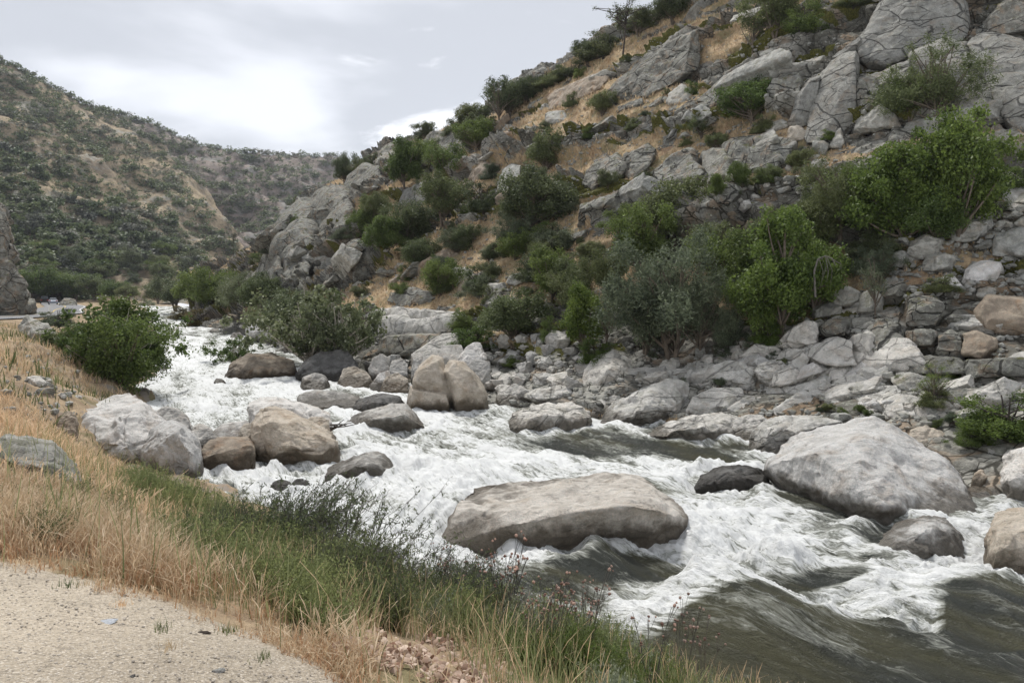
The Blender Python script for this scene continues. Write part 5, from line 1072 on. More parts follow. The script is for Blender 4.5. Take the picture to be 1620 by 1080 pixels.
# mid slope
HT = [
 (545, 290, 42, 'oak', 'oak', 'dark oak standing alone on the ridge at the left of the hillside', 30), (572, 272, 26, 'bush', 'oak', 'low dark bush on the ridge right of the lone dark oak', 40),
 (640, 300, 75, 'tall', 'green', 'tall fresh green tree in the gully below the skyline crag', 50), (662, 285, 60, 'oak', 'green', 'leafy tree right of the tall fresh green one in the gully', 55),
 (706, 290, 58, 'oak', 'green', 'green tree below the dark skyline crag', 55), (755, 240, 50, 'oak', 'green', 'round green tree just below the skyline oaks', 55),
 (672, 222, 28, 'oak', 'oak', 'small dark oak on the skyline crag', 30), (790, 195, 74, 'thin', 'oak', 'thin crowned pine on the skyline left of the dark oak', 60),
 (806, 188, 60, 'oak', 'oak', 'dark skyline oak with a straight trunk', 55), (762, 205, 38, 'bush', 'oak', 'dark shrub on the skyline left of the thin crowned pine', 50),
 (862, 275, 62, 'oak', 'olive', 'grey green oak above the two cleft boulders', 52), (700, 352, 72, 'oak', 'olive', 'grey green oak left of centre in the middle slope', 62), (766, 335, 46, 'bush', 'oak', 'low spreading dark bush between the two middle slope oaks', 62),
 (838, 370, 95, 'oak', 'oak', 'big spreading dark oak in the middle of the slope', 98), (808, 400, 60, 'feather', 'grey_leaf', 'grey twiggy shrub below the big spreading oak', 60),
 (650, 392, 70, 'oak', 'oak', 'dark oak beside the leaning slab on the middle slope', 62), (610, 405, 66, 'tall', 'green', 'green tree left of the dark oak on the middle slope', 46), (585, 375, 60, 'tall', 'green', 'bright tree at the foot of the ridge crag', 40),
 (565, 385, 50, 'tall', 'green', 'narrow green tree next to the fluted cliff', 30), (662, 430, 52, 'oak', 'olive', 'rounded olive shrub in the dry grass above the layered cliff', 52), (695, 470, 58, 'oak', 'green', 'leafy green tree above the pale layered river cliff', 50),
 (540, 378, 26, 'bush', 'grey_leaf', 'small grey bush on the grass shoulder beside the fluted cliff', 34), (560, 410, 25, 'bush', 'olive', 'small olive bush on the shoulder below the fluted cliff', 30),
 (952, 185, 42, 'oak', 'olive', 'small oak below the overhanging brown ledge', 46), (905, 170, 26, 'bush', 'olive', 'small bush left of the oak on the brown ledge', 36), (928, 220, 20, 'bush', 'green', 'tiny green shrub on the grey rocks below the small oak', 30),
 (985, 95, 100, 'bare', 'oak', 'tall bare branched pine leaning on the skyline above the rust stained face', 75), (955, 90, 45, 'bush', 'oak', 'dark skyline bush left of the bare pine', 75), (1010, 55, 45, 'oak', 'oak', 'dark skyline oak right of the bare pine', 62), (1065, 35, 55, 'oak', 'oak', 'second dark skyline oak, nearer the top edge', 70), (1105, 15, 50, 'oak', 'oak', 'dark oak cut by the top edge of the picture', 65), (905, 122, 30, 'bush', 'oak', 'grey green bush on the skyline below the bare pine', 60), (865, 140, 34, 'bush', 'olive', 'low dark shrub on the lower skyline ledge', 70),
 (1192, 196, 75, 'oak', 'green', 'round dark green bush on the cliff terrace in the upper middle', 92), (1160, 172, 42, 'oak', 'green', 'small companion left of the round cliff terrace bush', 30), (1110, 218, 40, 'feather', 'olive', 'thin dull shrub below the bulging boulder', 50),
 (1190, 85, 85, 'thin', 'grey_leaf', 'grey pine sapling standing on the upper grass ledge', 60), (1225, 55, 75, 'oak', 'olive', 'large oak at the top of the upper grass ledge', 90), (1275, 52, 60, 'bush', 'green', 'dark green bush right of the large upper oak', 70), (1350, 12, 30, 'bush', 'oak', 'dark bush on the top edge above the pale slabs', 50),
 (1482, 200, 135, 'feather', 'olive', 'tall cliff tree with feathery dark foliage in front of the grey slab', 130), (1440, 190, 75, 'oak', 'green', 'lower left skirt tree of the feathery cliff tree', 70),
 (1430, 400, 200, 'tall', 'bright', 'tall bright green tree under the upper right cliff, left of the pair', 130), (1515, 388, 232, 'tall', 'bright', 'tallest bright green tree under the upper right cliff', 135), (1475, 392, 100, 'oak', 'green', 'low green tree between the two tall bright trees', 110),
 (1375, 375, 120, 'oak', 'green', 'dark green tree at the left shoulder of the tall bright trees', 110), (1330, 370, 110, 'feather', 'olive', 'dull green tree in the gully left of the tall bright trees', 100), (1400, 400, 60, 'bush', 'oak', 'dark shaded shrub under the bright trees', 90), (1600, 305, 50, 'bush', 'green', 'green thicket at the right edge below the leaning slab', 90), (1560, 335, 45, 'bush', 'oak', 'dark shrub behind the white boulder by the right edge', 70),
 (1172, 300, 48, 'oak', 'green', 'green shrub growing from the dark rock wall', 34), (1210, 290, 34, 'bush', 'green', 'rounded shrub at the right foot of the dark rock wall', 40), (1135, 318, 50, 'tall', 'green', 'narrow dark green shrub in a crack of the rock wall', 26), (1310, 222, 20, 'bush', 'bright', 'small bright bush at the foot of the tall smooth slab', 28), (1275, 250, 22, 'bush', 'grey_leaf', 'small grey bush left of the small bright one', 28),
 (1070, 388, 105, 'oak', 'olive', 'large dark round oak in the centre right of the slope', 115), (1010, 430, 95, 'oak', 'green', 'fresh green tree left of the large dark round oak', 85), (985, 360, 40, 'bush', 'green', 'green shrub on rock above the fresh green tree', 50),
 (1060, 568, 190, 'feather', 'grey_leaf', 'largest grey green riverside tree, right of centre', 165), (1020, 560, 120, 'oak', 'grey_leaf', 'lower left lobe tree under the largest grey green tree', 95), (1105, 560, 130, 'feather', 'grey_leaf', 'grey green tree at the right side of the largest one', 85),
 (1150, 480, 110, 'oak', 'green', 'green tree behind the largest grey green tree', 95), (1195, 440, 80, 'oak', 'olive', 'dull tree on the slope above the bright riverside tree', 90),
 (1235, 535, 185, 'tall', 'bright', 'bright yellow green tree above the boulder field', 125), (1200, 540, 110, 'oak', 'bright', 'low bright lobe tree left of the bright yellow green tree', 80), (1290, 500, 110, 'oak', 'bright', 'bright green tree with a drooping bare limb beside it', 90), (1260, 420, 95, 'tall', 'green', 'green tree behind the top of the bright yellow green tree', 90), (1300, 400, 85, 'oak', 'olive', 'olive tree in the dark gully above the drooping limb', 90), (1215, 545, 34, 'bush', 'bright', 'small bright bush at the foot of the yellow green tree', 52),
 (1345, 430, 40, 'bush', 'oak', 'dark shrub under the boulders of the gully', 55), (1385, 500, 95, 'thin', 'grey_leaf', 'thin grey sapling in front of the talus', 62), (1392, 450, 60, 'feather', 'grey_leaf', 'grey leafless looking shrub behind the thin grey sapling', 60), (1490, 462, 32, 'bush', 'olive', 'low olive bush among the talus boulders', 58),
 (810, 545, 78, 'oak', 'olive', 'rounded dark riverside bush above the pale boulder heap', 92), (752, 548, 44, 'bush', 'bright', 'bright low bush left of the rounded dark riverside bush', 62), (870, 540, 42, 'bush', 'green', 'dark green bush right of the rounded riverside bush', 36), (925, 560, 105, 'tall', 'bright', 'fresh green maple beside the huge rounded boulder', 66), (960, 555, 85, 'thin', 'willow', 'thin greyish tree between the maple and the largest grey tree', 55), (945, 575, 40, 'bush', 'bright', 'low bright skirt bush at the foot of the fresh green maple', 60),
 (873, 480, 85, 'tall', 'green', 'slim green tree in the gully above the riverside bushes', 60), (905, 470, 60, 'oak', 'olive', 'dull tree right of the slim green tree in the gully', 55), (780, 480, 30, 'bush', 'olive', 'small olive bush on grass above the round riverside bush', 36),
 (1590, 690, 82, 'bush', 'bright', 'large fresh green bush at the right edge by the leaning rocks', 150), (1540, 702, 44, 'bush', 'green', 'left lobe bush of the large right edge bush', 66), (1478, 640, 78, 'thin', 'bright', 'young airy green tree on the bank in front of the brown cliff', 62), (1475, 645, 40, 'bush', 'olive', 'dull low bush at the foot of the airy young tree', 60),
 (812, 580, 18, 'bush', 'bright', 'small grassy green clump among the pale boulders', 30), (1150, 562, 20, 'bush', 'grey_leaf', 'low grey clump in the boulder field', 40), (480, 325, 24, 'bush', 'oak', 'dark bush on the nose of the far ridge', 30), (425, 400, 24, 'bush', 'grey_leaf', 'grey bush on the left end of the hillside', 26), (405, 418, 18, 'bush', 'olive', 'small olive bush at the far left end of the hillside', 24),
 (905, 500, 70, 'oak', 'olive', 'dull green tree between the slim gully tree and the maple', 62), (965, 470, 75, 'oak', 'olive', 'olive tree above the maple beside the largest grey green tree', 62), (1120, 430, 75, 'oak', 'olive', 'dusky tree above the right side of the largest grey green tree', 72), (1160, 545, 60, 'bush', 'grey_leaf', 'dark low shrub between the grey green and the yellow green trees', 60), (1185, 500, 80, 'tall', 'green', 'slender green tree behind the low bright lobe tree', 52),
 (1040, 345, 40, 'bush', 'oak', 'dark low bush behind the large round oak', 60), (1345, 340, 70, 'oak', 'olive', 'dusky tree at the top of the dark gully', 80), (1290, 330, 45, 'bush', 'olive', 'olive shrub left of the dusky gully tree', 55), (1400, 330, 60, 'oak', 'green', 'green tree crown behind the tall bright trees', 80), (1550, 280, 60, 'oak', 'green', 'green tree behind the tallest bright tree', 70), (1240, 470, 70, 'oak', 'olive', 'olive crown behind the bright yellow green tree', 80),
 (722, 214, 32, 'bush', 'oak', 'dark brush on the skyline behind the dark crag', 44), (742, 200, 36, 'oak', 'olive', 'olive crown on the skyline between the crag and the skyline oaks', 40), (832, 165, 44, 'oak', 'oak', 'dark crown right of the straight trunked skyline oak', 42), (850, 150, 34, 'bush', 'oak', 'dark brush right of the skyline oaks', 44), (884, 130, 34, 'bush', 'olive', 'olive brush below the bare pine on the skyline', 44), (930, 104, 42, 'oak', 'oak', 'dark crown just left of the bare pine', 44), (640, 240, 24, 'bush', 'oak', 'dark brush beside the skyline crag', 40), (588, 266, 24, 'bush', 'oak', 'low dark brush left of the skyline crag', 34),
 (730, 520, 34, 'bush', 'green', 'low green bush in front of the layered river cliff', 40), (600, 350, 44, 'oak', 'olive', 'olive oak under the ridge crag', 40), (735, 395, 40, 'oak', 'olive', 'small olive oak right of the dark oak pair', 40), (885, 330, 40, 'bush', 'oak', 'dark bush right of the grey green cleft boulder oak', 44), (860, 420, 44, 'feather', 'olive', 'thin olive shrub in the reddish gully', 44),
]
for px, pb, hp, kd, lf, lb, wd in HT:
    if 850 < px < 1420 and pb > 320: hp *= 1.12; wd *= 1.1
    elif px < 900 and pb > 180: hp *= 1.12; wd *= 1.18
    T_(px, pb, hp, kd, lf, lb, wd, cat='shrub' if kd == 'bush' else 'tree')
T_(370, 405, 44, 'bare', 'far_grey', 'dead pine snag on the far spur above the river bend', 12, Y=175)
# small scrub caught in the ledges
R_ = random.Random(5)
def scrub(reg, n, smin, smax, mats, label, group, seedv):
    R = random.Random(seedv); k = 0
    for _ in range(n*6):
        if k >= n: break
        px, py = R.uniform(reg[0], reg[2]), R.uniform(reg[1], reg[3]); loc, nn = ray(HB, px, py)
        if loc is None or nn.z < .2 or loc.z < zw(loc.y)+1.2: continue
        s = R.uniform(smin, smax); plant(loc-Vector((0, 0, .1*s)), s, R.choice(('bush', 'bush', 'oak')), R.choice(mats), label, 'shrub', group, 1.0, name='shrub'); k += 1
scrub((560, 200, 900, 480), 52, .6, 2.6, ('oak', 'olive', 'green', 'grey_leaf'), 'one of the small scrub bushes dotted over the grassy left half of the slope', 'small scrub on the grassy slope', 3)
scrub((900, 60, 1300, 420), 34, .5, 1.5, ('oak', 'olive', 'green', 'grey_leaf'), 'one of the small bushes rooted in the rock ledges of the upper slope', 'small bushes in the rock ledges', 4)
scrub((1000, 560, 1600, 700), 46, .18, .5, ('olive', 'green', 'grey_leaf'), 'one of the low green tufts growing between the rocks under the brown cliff', 'low tufts between the bank rocks', 6)
scrub((400, 330, 600, 480), 12, .8, 2.0, ('oak', 'olive', 'green'), 'one of the bushes around the columnar cliff', 'bushes around the columnar cliff', 7)

# distant hills: the 300 that show largest are trees of their own, the rest one mass
def far_mesh(seed, n=150):
    R = np.random.default_rng(seed); c = R.normal(size=(7, 3)); c /= np.linalg.norm(c, axis=1)[:, None]; c = c*.28*np.array((1.2, 1.2, .7))+np.array((0, 0, .45))
    V, Fc, v = leaves(c, np.full(7, .27), n/7, .17, seed, .8, shell=.35); return V, Fc, v
FM = []
for k in range(6):
    V, Fc, v = far_mesh(600+k, 420); FM.append(mesh_np('far_tree', V, Fc, [M['far_leaf']], True, fattrs={'v': v}))
FL = [far_mesh(640+k, 90) for k in range(8)]
cand = []
R = np.random.default_rng(9)
for k in range(17000):
    px, py = R.uniform(-60, 640), R.uniform(100, 482)
    far = False; loc, n = ray(AB, px, py)
    if loc is None: loc, n = ray(BB, px, py); far = True
    if loc is None: continue
    pv = np.array([[loc.x, loc.y, loc.z]]); dn = fbm(pv/30., 4, 71)[0]*.6
    top = np.clip((330-py)/200, 0, 1)
    dens = (.42+dn*2.0+top*.5) if not far else (.66+dn*.8)
    if R.random() > dens*(.8 if far else .48): continue
    if far and R.random() < .2: continue
    cand.append((loc.copy(), (1.6+4.6*R.random()**2.2)*(1 if not far else 1.15), far))
# along the skylines
for px in np.arange(-20, 560, 3.2):
    for bv, cols, fr in ((AB, LA, False), (BB, LB, True)):
        y0 = 60
        while y0 < 300:
            loc, n = ray(bv, px, y0)
            if loc is not None: break
            y0 += 1.5
        if y0 < 300 and R.random() < .75: cand.append((loc.copy(), R.uniform(2.5, 7.5 if fr else 6), fr))
cand.sort(key=lambda c: -c[1]/c[0].y)
for loc, s, far in cand[:300]:
    o = link('oak_tree', FM[int(R.integers(6))]); tag(o, 'one of the dark oaks dotting the hills upstream', 'tree', 'oaks dotting the upstream hills')
    o.location = loc-Vector((0, 0, .1*s)); o.scale = (s*1.25, s*1.25, s*R.uniform(.8, 1.1)); o.rotation_euler = (0, 0, R.uniform(0, 6.28))
    if R.random() < .3: o.material_slots[0].link = 'OBJECT'; o.material_slots[0].material = M['far_grey']
for nm, mt, sel in (('distant_woodland', 'far_leaf', 0), ('distant_scrub', 'far_grey', 1)):
    acc = Acc()
    for i, (loc, s, far) in enumerate(cand[300:]):
        if (i % 4 == 3) != bool(sel): continue
        V, Fc, v = FL[i % 8]; a = i*2.4; c_, q_ = math.cos(a), math.sin(a)
        acc.add((V@np.array(((c_, q_, 0), (-q_, c_, 0), (0, 0, 1))))*np.array((1.25*s, 1.25*s, s))+np.array(loc)-np.array((0, 0, .12*s)), Fc, v)
    tag(link(nm, acc.mesh(nm, [M[mt]])), kind='stuff')
# dry grass and moss tufts on the hillside
def hill_grass():
    R = np.random.default_rng(15); tri = HF; cen = HV[tri].mean(1); g = HG[tri].mean(1)
    area = np.linalg.norm(np.cross(HV[tri[:, 2]]-HV[tri[:, 0]], HV[tri[:, 3]]-HV[tri[:, 1]]), axis=1)/2
    vis = (cen[:, 2]-CAMZ)/cen[:, 1]*F < 470
    wgt = area*(g > .45)*vis*np.clip(60/cen[:, 1], .3, 2)**1.6; idx = R.choice(len(tri), 24000, p=wgt/wgt.sum()); n = len(idx)
    p = cen[idx]+R.normal(size=(n, 3))*.06; h = R.uniform(.12, .34, n)*np.clip(p[:, 1]/55, .7, 1.6)
    K = 4; Vs = []; 
    for k in range(K):
        a = R.uniform(0, 6.28, n); d = np.stack([np.cos(a), np.sin(a), 0*a], 1); lean = R.uniform(.2, .9, n)[:, None]
        w = np.stack([-np.sin(a), np.cos(a), 0*a], 1)*(.03*np.clip(p[:, 1]/50, .5, 1.5))[:, None]
        tip = p+d*h[:, None]*lean+np.stack([0*h, 0*h, h], 1)
        o_ = d*(.05)
        Vs.append(np.stack([p+o_-w, p+o_+w, tip], 1))
    V = np.concatenate(Vs).reshape(-1, 3); Fc = np.arange(len(V)).reshape(-1, 3)
    tag(link('hillside_grass', mesh_np('hillside_grass', V, Fc, [M['straw']], True, fattrs={'v': R.random(len(Fc))*.8})), kind='stuff')
hill_grass()
# ------------------------------------------------------------------ foreground grasses and shrubs
def blades(name, p, h, mat, seed, width=.005, bend=.5, seg=4, head=0.0, dirn=None, vlo=0, vhi=.9, kind='stuff', tot=None):
    """curved tapering blades with a loose head; p roots, h heights"""
    R = np.random.default_rng(seed); n = len(p); a = R.uniform(0, 6.28, n) if dirn is None else dirn+R.normal(0, .9, n)
    d = np.stack([np.cos(a), np.sin(a), 0*a], 1); w = np.stack([-np.sin(a+R.normal(0, .6, n)), np.cos(a), 0*a], 1); b = bend*R.uniform(.2, 1.4, n)
    L0 = R.normal(0, .12, (n, 2)); rows = []
    for k in range(seg+1):
        t = k/seg; wd = width*(1-t*.85)*(1 if not head else 1)
        if head: wd = np.where(t > .7, width*head*(1.15-t), wd*.7)
        c = p+d*(b*h*t**2.2*.75)[:, None]+np.concatenate([L0*(h*t)[:, None], (h*(t-.28*b*t**2.6))[:, None]], 1)
        ww = w*np.broadcast_to(wd, n)[:, None]*(.7+.6*R.random(n))[:, None]; rows.append(np.stack([c-ww, c+ww], 1))
    V = np.stack(rows, 1).reshape(-1, 3); base = (np.arange(n)*(seg+1)*2)[:, None, None]; k = np.arange(seg)[None, :, None]*2
    Fc = (base+k+np.array([0, 1, 3, 2])[None, None]).reshape(-1, 4); v = np.repeat(R.uniform(vlo, vhi, n), seg); 
    return tag(link(name, mesh_np(name, V, Fc, [M[mat]], True, fattrs={'v': v})), kind=kind)
def roots(n, test, box, seed):
    """random roots on the near bank"""
    R = np.random.default_rng(seed); out = []
    x = R.uniform(box[0], box[2], n*3); y = R.uniform(box[1], box[3], n*3)
    m = test(x, y, R); x, y = x[m][:n], y[m][:n]; z = bank_z(x, y)+.0
    return np.stack([x, y, z-.02], 1)
def edge_y(x): return np.interp(x, gx, gy)
def water_x(y): return np.interp(y, [q[1] for q in WL], [q[0] for q in WL])
def clump(x, y, s, seed): return fbm(np.stack([x/s, y/s, x*0], 1), 3, seed)
# green zone: right of a line from the square block down to the litter
def green_w(x, y):
    px = CX+x/y*F; py = CY+(CAMZ-4.0)/y*F*0+y*0
    b = np.interp(y, [3.4, 4, 4.5, 5, 6, 8, 10, 13, 17], [720, 610, 540, 440, 320, 250, 230, 210, 200]); return sstep(-50, 60, px-b+clump(x, y, .5, 3)*90)
def lit(x, y):
    px = CX+x/y*F; return (abs(px-665) < 75+clump(x, y, .3, 12)*40) & (y < 5.9)
def slope_test(x, y, R):
    px = CX+x/y*F; return (px > 60) & (px < 900) & (x < water_x(y)-.5) & (y > 6)
def straw_test(x, y, R):
    px = CX+x/y*F; return (y > edge_y(x)+.08+clump(x, y, .35, 8)*.3) & (px > -150) & (px < 800) & (x < water_x(y)-1.) & (R.random(len(x)) > green_w(x, y)*.93) & (R.random(len(x)) < .35+clump(x, y, .8, 4)*.9+.45) & (~lit(x, y) | (R.random(len(x)) < .14))
# dense carpet near, thinner far
p = roots(26000, straw_test, (-5.5, 3.2, .6, 8.5), 1); R = np.random.default_rng(3)
dE = np.clip((p[:, 1]-edge_y(p[:, 0]))/.6, .3, 1)
h1 = R.uniform(.13, .32, len(p))*dE*(1+.25*clump(p[:, 0], p[:, 1], .9, 5))
blades('dry_grass', p, h1, 'straw', 2, .0033, .75, 5, 2.6)
p = roots(17000, straw_test, (-6, 3.2, .6, 9), 21); blades('dry_grass', p, R.uniform(.08, .22, len(p))*np.clip((p[:, 1]-edge_y(p[:, 0]))/.5, .35, 1), 'straw_red', 22, .0045, .9, 4, 0)
p = roots(20000, straw_test, (-13, 8.2, 0, 21), 31); blades('dry_grass', p, R.uniform(.15, .40, len(p)), 'straw', 32, .008, .7, 4, 2.2)
p = roots(15000, lambda x, y, R: (x < water_x(y)-1.5) & (abs(x-np.interp(y, [q[1] for q in ROAD], [q[0] for q in ROAD])) > 5) & (x > -46) & (R.random(len(x)) < .5+clump(x, y, 4., 7)*1.2), (-46, 20, -8, 60), 41); blades('dry_grass', p, R.uniform(.25, .6, len(p)), 'straw', 42, .025, .7, 3, 0)
p = roots(4200, lambda x, y, R: (x < water_x(y)-1.5) & (abs(x-np.interp(y, [q[1] for q in ROAD], [q[0] for q in ROAD])) > 5) & (x > -46) & (clump(x, y, 3., 9) > .12), (-46, 16, -8, 60), 45); blades('green_weeds', p, R.uniform(.25, .7, len(p)), 'olive', 46, .03, .5, 3, 0)
# green stems in the shrub zone and sparse green stalks in the straw
def green_test(x, y, R):
    px = CX+x/y*F; return (y > edge_y(x)+.35+np.clip((px-500)/500, 0, .6)*0) & (px > 180) & (px < 1260) & (x < water_x(y)-1.0) & (R.random(len(x)) < green_w(x, y)) & (y > np.interp(px, [500, 700, 860, 1300], [0, 5.4, 3, 3])) & ~lit(x, y)
p = roots(9500, green_test, (-4, 3.2, 3.2, 13), 51); blades('green_grass', p, R.uniform(.18, .5, len(p)), 'stem_green', 52, .0045, .35, 4, 1.8)
p = roots(2600, green_test, (-4, 3.2, 3.2, 13), 63); blades('dry_grass', p, R.uniform(.25, .6, len(p)), 'straw', 64, .0024, .45, 5, 2.4)
p = roots(500, straw_test, (-7, 4, .6, 13), 61); blades('green_stalks', p, R.uniform(.5, .85, len(p)), 'stem_green', 62, .005, .2, 5, 0)
p = roots(9000, slope_test, (-14, 6, 3, 20), 57); blades('green_grass', p, R.uniform(.15, .45, len(p)), 'stem_green', 58, .007, .5, 4, 0)
p = roots(9000, slope_test, (-14, 6, 3, 20), 59); blades('dry_grass', p, R.uniform(.12, .35, len(p)), 'straw', 60, .007, .8, 4, 0)
# shrub bodies, one unit = one metre
def stem_shrub(seed, n, h, spread, leaf_n, leaf, fine=.0035, side=4, lean=(0, 0), lcol='twig_leaf'):
    R = np.random.default_rng(seed); st = Acc(); LV = []
    for k in range(n):
        a = R.uniform(0, 6.28); t = np.linspace(0, 1, 6)[:, None]; o = np.array((math.cos(a), math.sin(a), 0)); hh = h*R.uniform(.55, 1.1)
        base = o*R.uniform(0, .12)*spread; end = base+o*spread*R.uniform(.15, 1)*.8+np.array((lean[0], lean[1], hh)); mid = (base+end)/2+R.normal(size=3)*.06+np.array((0, 0, .08*h))
        pa = (1-t)**2*base+2*(1-t)*t*mid+t*t*end; V, Fc = tube(pa, fine*(1.3-t[:, 0]), 3); st.add(V, Fc, R.uniform(0, .9))
        tips = [pa]
        for j in range(side):
            f = R.uniform(.35, .95); s = base*(1-f)**2+2*(1-f)*f*mid+f*f*end; dd = (end-mid); dd /= np.linalg.norm(dd); e = s+(dd*.7+R.normal(size=3)*.45)*R.uniform(.1, .24)*h; tt = np.linspace(0, 1, 3)[:, None]; q = s+(e-s)*tt
            V, Fc = tube(q, fine*.7*(1.2-tt[:, 0]), 3); st.add(V, Fc, R.uniform(0, .9)); tips.append(q)
        for q in tips:
            m = max(2, int(leaf_n*len(q)/6)); f = R.uniform(.25, 1, m)*(len(q)-1); i = np.minimum(f.astype(int), len(q)-2); LV.append(q[i]+(q[i+1]-q[i])*(f-i)[:, None])
    c = np.concatenate(LV); n = len(c); a = R.normal(size=(n, 3))*.7+np.array((0, 0, .8)); a /= np.linalg.norm(a, axis=1)[:, None]; b = np.cross(a, R.normal(size=(n, 3))); b /= np.linalg.norm(b, axis=1)[:, None]
    s = leaf*R.uniform(.5, 1.4, n)[:, None]; V = np.stack([c, c+a*s*.5+b*s*.17, c+a*s, c+a*s*.5-b*s*.17], 1).reshape(-1, 3)
    return st.mesh('shrub_stems', [M['stem_green']]), mesh_np('shrub_leaves', V, np.arange(n*4).reshape(n, 4), [M[lcol]], True, fattrs={'v': R.random(n)*.9})
BROOM = [stem_shrub(700+k, 58, .62, .46, 11, .034, .003, 3) for k in range(3)]
SPRAWL = [stem_shrub(720+k, 24, .75, .95, 11, .034, .0042, 8, (.30, .12)) for k in range(3)]
SAGE = [stem_shrub(740+k, 110, .42, .34, 12, .04, .003, 2, lcol='sage') for k in range(2)]
def fshrub(px, py, Y, s, lib, stem, leafm, label, cat, group, name, rz=None):
    q = P(px, py, Y); gz = ground_z(q[0], q[1])
    if gz is None: return
    tr, lv = random.choice(lib); e = bpy.data.objects.new(name, None); COL.objects.link(e); e.location = (q[0], q[1], gz-.03); e.scale = (s, s, s*random.uniform(.85, 1.15)); e.rotation_euler = (0, 0, random.uniform(-.5, .5) if rz is not None else random.random()*6.28); e.empty_display_size = .1
    tag(e, label, cat, group)
    for nm, me, mt in (('stems', tr, stem), ('leaves', lv, leafm)):
        o = link(nm, me, e); o.material_slots[0].link = 'OBJECT'; o.material_slots[0].material = M[mt]
R2 = random.Random(11)
def fpatch(n, reg, s0, s1, lib, stem, leafm, label, group, name, rz=None, cat='shrub'):
    k = 0
    for _ in range(n*8):
        if k >= n: break
        t = R2.random(); px = reg[0][0]+(reg[1][0]-reg[0][0])*t+R2.uniform(-1, 1)*reg[2]; Y = reg[0][1]+(reg[1][1]-reg[0][1])*t+R2.uniform(-1, 1)*reg[3]
        x = (px-CX)/F*Y
        if x > water_x(Y)-.8 or Y < 3.3 or Y < edge_y(x)+.3 or (Y < 6 and abs(px-665) < 85): continue
        fshrub(px, 700, Y, R2.uniform(s0, s1), lib, stem, leafm, label, cat, group, name, rz); k += 1
fpatch(38, ((225, 13.), (420, 9.5), 60, 1.3), .65, .95, BROOM, 'stem_green', 'broom', 'one of the dense green shrubs below the huge pale left boulder', 'green shrubs below the huge pale boulder', 'green_shrub')
fpatch(22, ((330, 8.4), (660, 6.6), 60, .9), .6, .95, BROOM, 'stem_dark', 'olive', 'one of the duller twiggy green shrubs mixed in beside the straw', 'duller twiggy shrubs beside the straw', 'green_shrub')
fpatch(30, ((330, 8.2), (640, 6.9), 60, .8), .55, .85, BROOM, 'stem_green', 'broom', 'one of the fine stemmed green shrubs along the edge of the dry grass', 'fine stemmed green shrubs beside the dry grass', 'green_shrub')
fpatch(20, ((660, 7.4), (1080, 7.0), 60, .8), .5, .8, BROOM, 'stem_dark', 'sage', 'one of the greyer twiggy shrubs at the bottom above the river', 'greyer twiggy shrubs above the river', 'green_shrub')
fpatch(34, ((640, 7.6), (1020, 7.0), 60, .8), .5, .75, BROOM, 'stem_green', 'broom', 'one of the green shrubs at the bottom of the picture above the river', 'green shrubs above the river at the bottom', 'green_shrub')
fpatch(26, ((300, 7.0), (600, 5.1), 50, .4), .5, .8, BROOM, 'stem_green', 'broom', 'one of the loose grey green weeds standing at the edge of the straw', 'loose weeds at the edge of the straw', 'green_shrub')
fpatch(16, ((700, 6.2), (1080, 6.3), 60, .5), .45, .7, BROOM, 'stem_green', 'bright', 'one of the low bright green shrubs right of the dead leaf pile', 'low bright shrubs right of the leaf pile', 'green_shrub')
fpatch(12, ((420, 9.5), (600, 8.4), 50, .8), .85, 1.25, SPRAWL, 'stem_dark', 'twig_leaf', 'one of the dark twiggy shrubs reaching out over the white water', 'dark twiggy shrubs over the white water', 'twiggy_shrub', 1)
fpatch(8, ((640, 8.2), (760, 7.8), 50, .5), .6, .85, SPRAWL, 'stem_dark', 'twig_leaf', 'one of the small twiggy shrubs beside the dark angular rock', 'small twiggy shrubs by the dark angular rock', 'twiggy_shrub', 1)
fpatch(9, ((930, 5.2), (1090, 5.5), 50, .35), .5, .8, SAGE, 'sage', 'sage', 'one of the pale grey sage clumps at the bottom edge', 'grey sage clumps at the bottom edge', 'sage_shrub')
fpatch(12, ((10, 9.), (160, 6.), 70, 2.), .35, .6, BROOM, 'stem_green', 'olive', 'one of the sparse weedy stems standing in the dry grass', 'weedy stems in the dry grass', 'green_weed')
# buckwheat: bare stalks with round heads
def buckwheat(seed):
    R = np.random.default_rng(seed); st = Acc(); hd = Acc(); ico = bmesh.new(); bmesh.ops.create_icosphere(ico, subdivisions=1, radius=1); V0 = np.array([v.co[:] for v in ico.verts]); F0 = np.array([[v.index for v in f.verts] for f in ico.faces]); ico.free()
    for k in range(7):
        a = R.uniform(0, 6.28); e = np.array((math.cos(a)*.16, math.sin(a)*.16, R.uniform(.5, .85))); t = np.linspace(0, 1, 5)[:, None]; pa = e*t+np.array((0, 0, .06))*np.sin(t*3.1); V, Fc = tube(pa, .0022+0*t[:, 0], 3); st.add(V, Fc, .2)
        for j in range(int(R.integers(1, 4))):
            q = e+R.normal(size=3)*np.array((.03, .03, .02)); V, Fc = tube(np.stack([pa[3], (pa[3]+q)/2, q]), np.full(3, .0017), 3); st.add(V, Fc, .2)
            hd.add(V0*R.uniform(.009, .016)*R.uniform(.7, 1.2, (len(V0), 1))+q, F0, R.random())
    return st.mesh('stalks', [M['stem_dark']]), mesh_np('blossoms', np.concatenate(hd.V), np.concatenate(hd.F), [M['flower']], False, fattrs={'v': np.concatenate(hd.A)})
BW = [buckwheat(760+k) for k in range(3)]
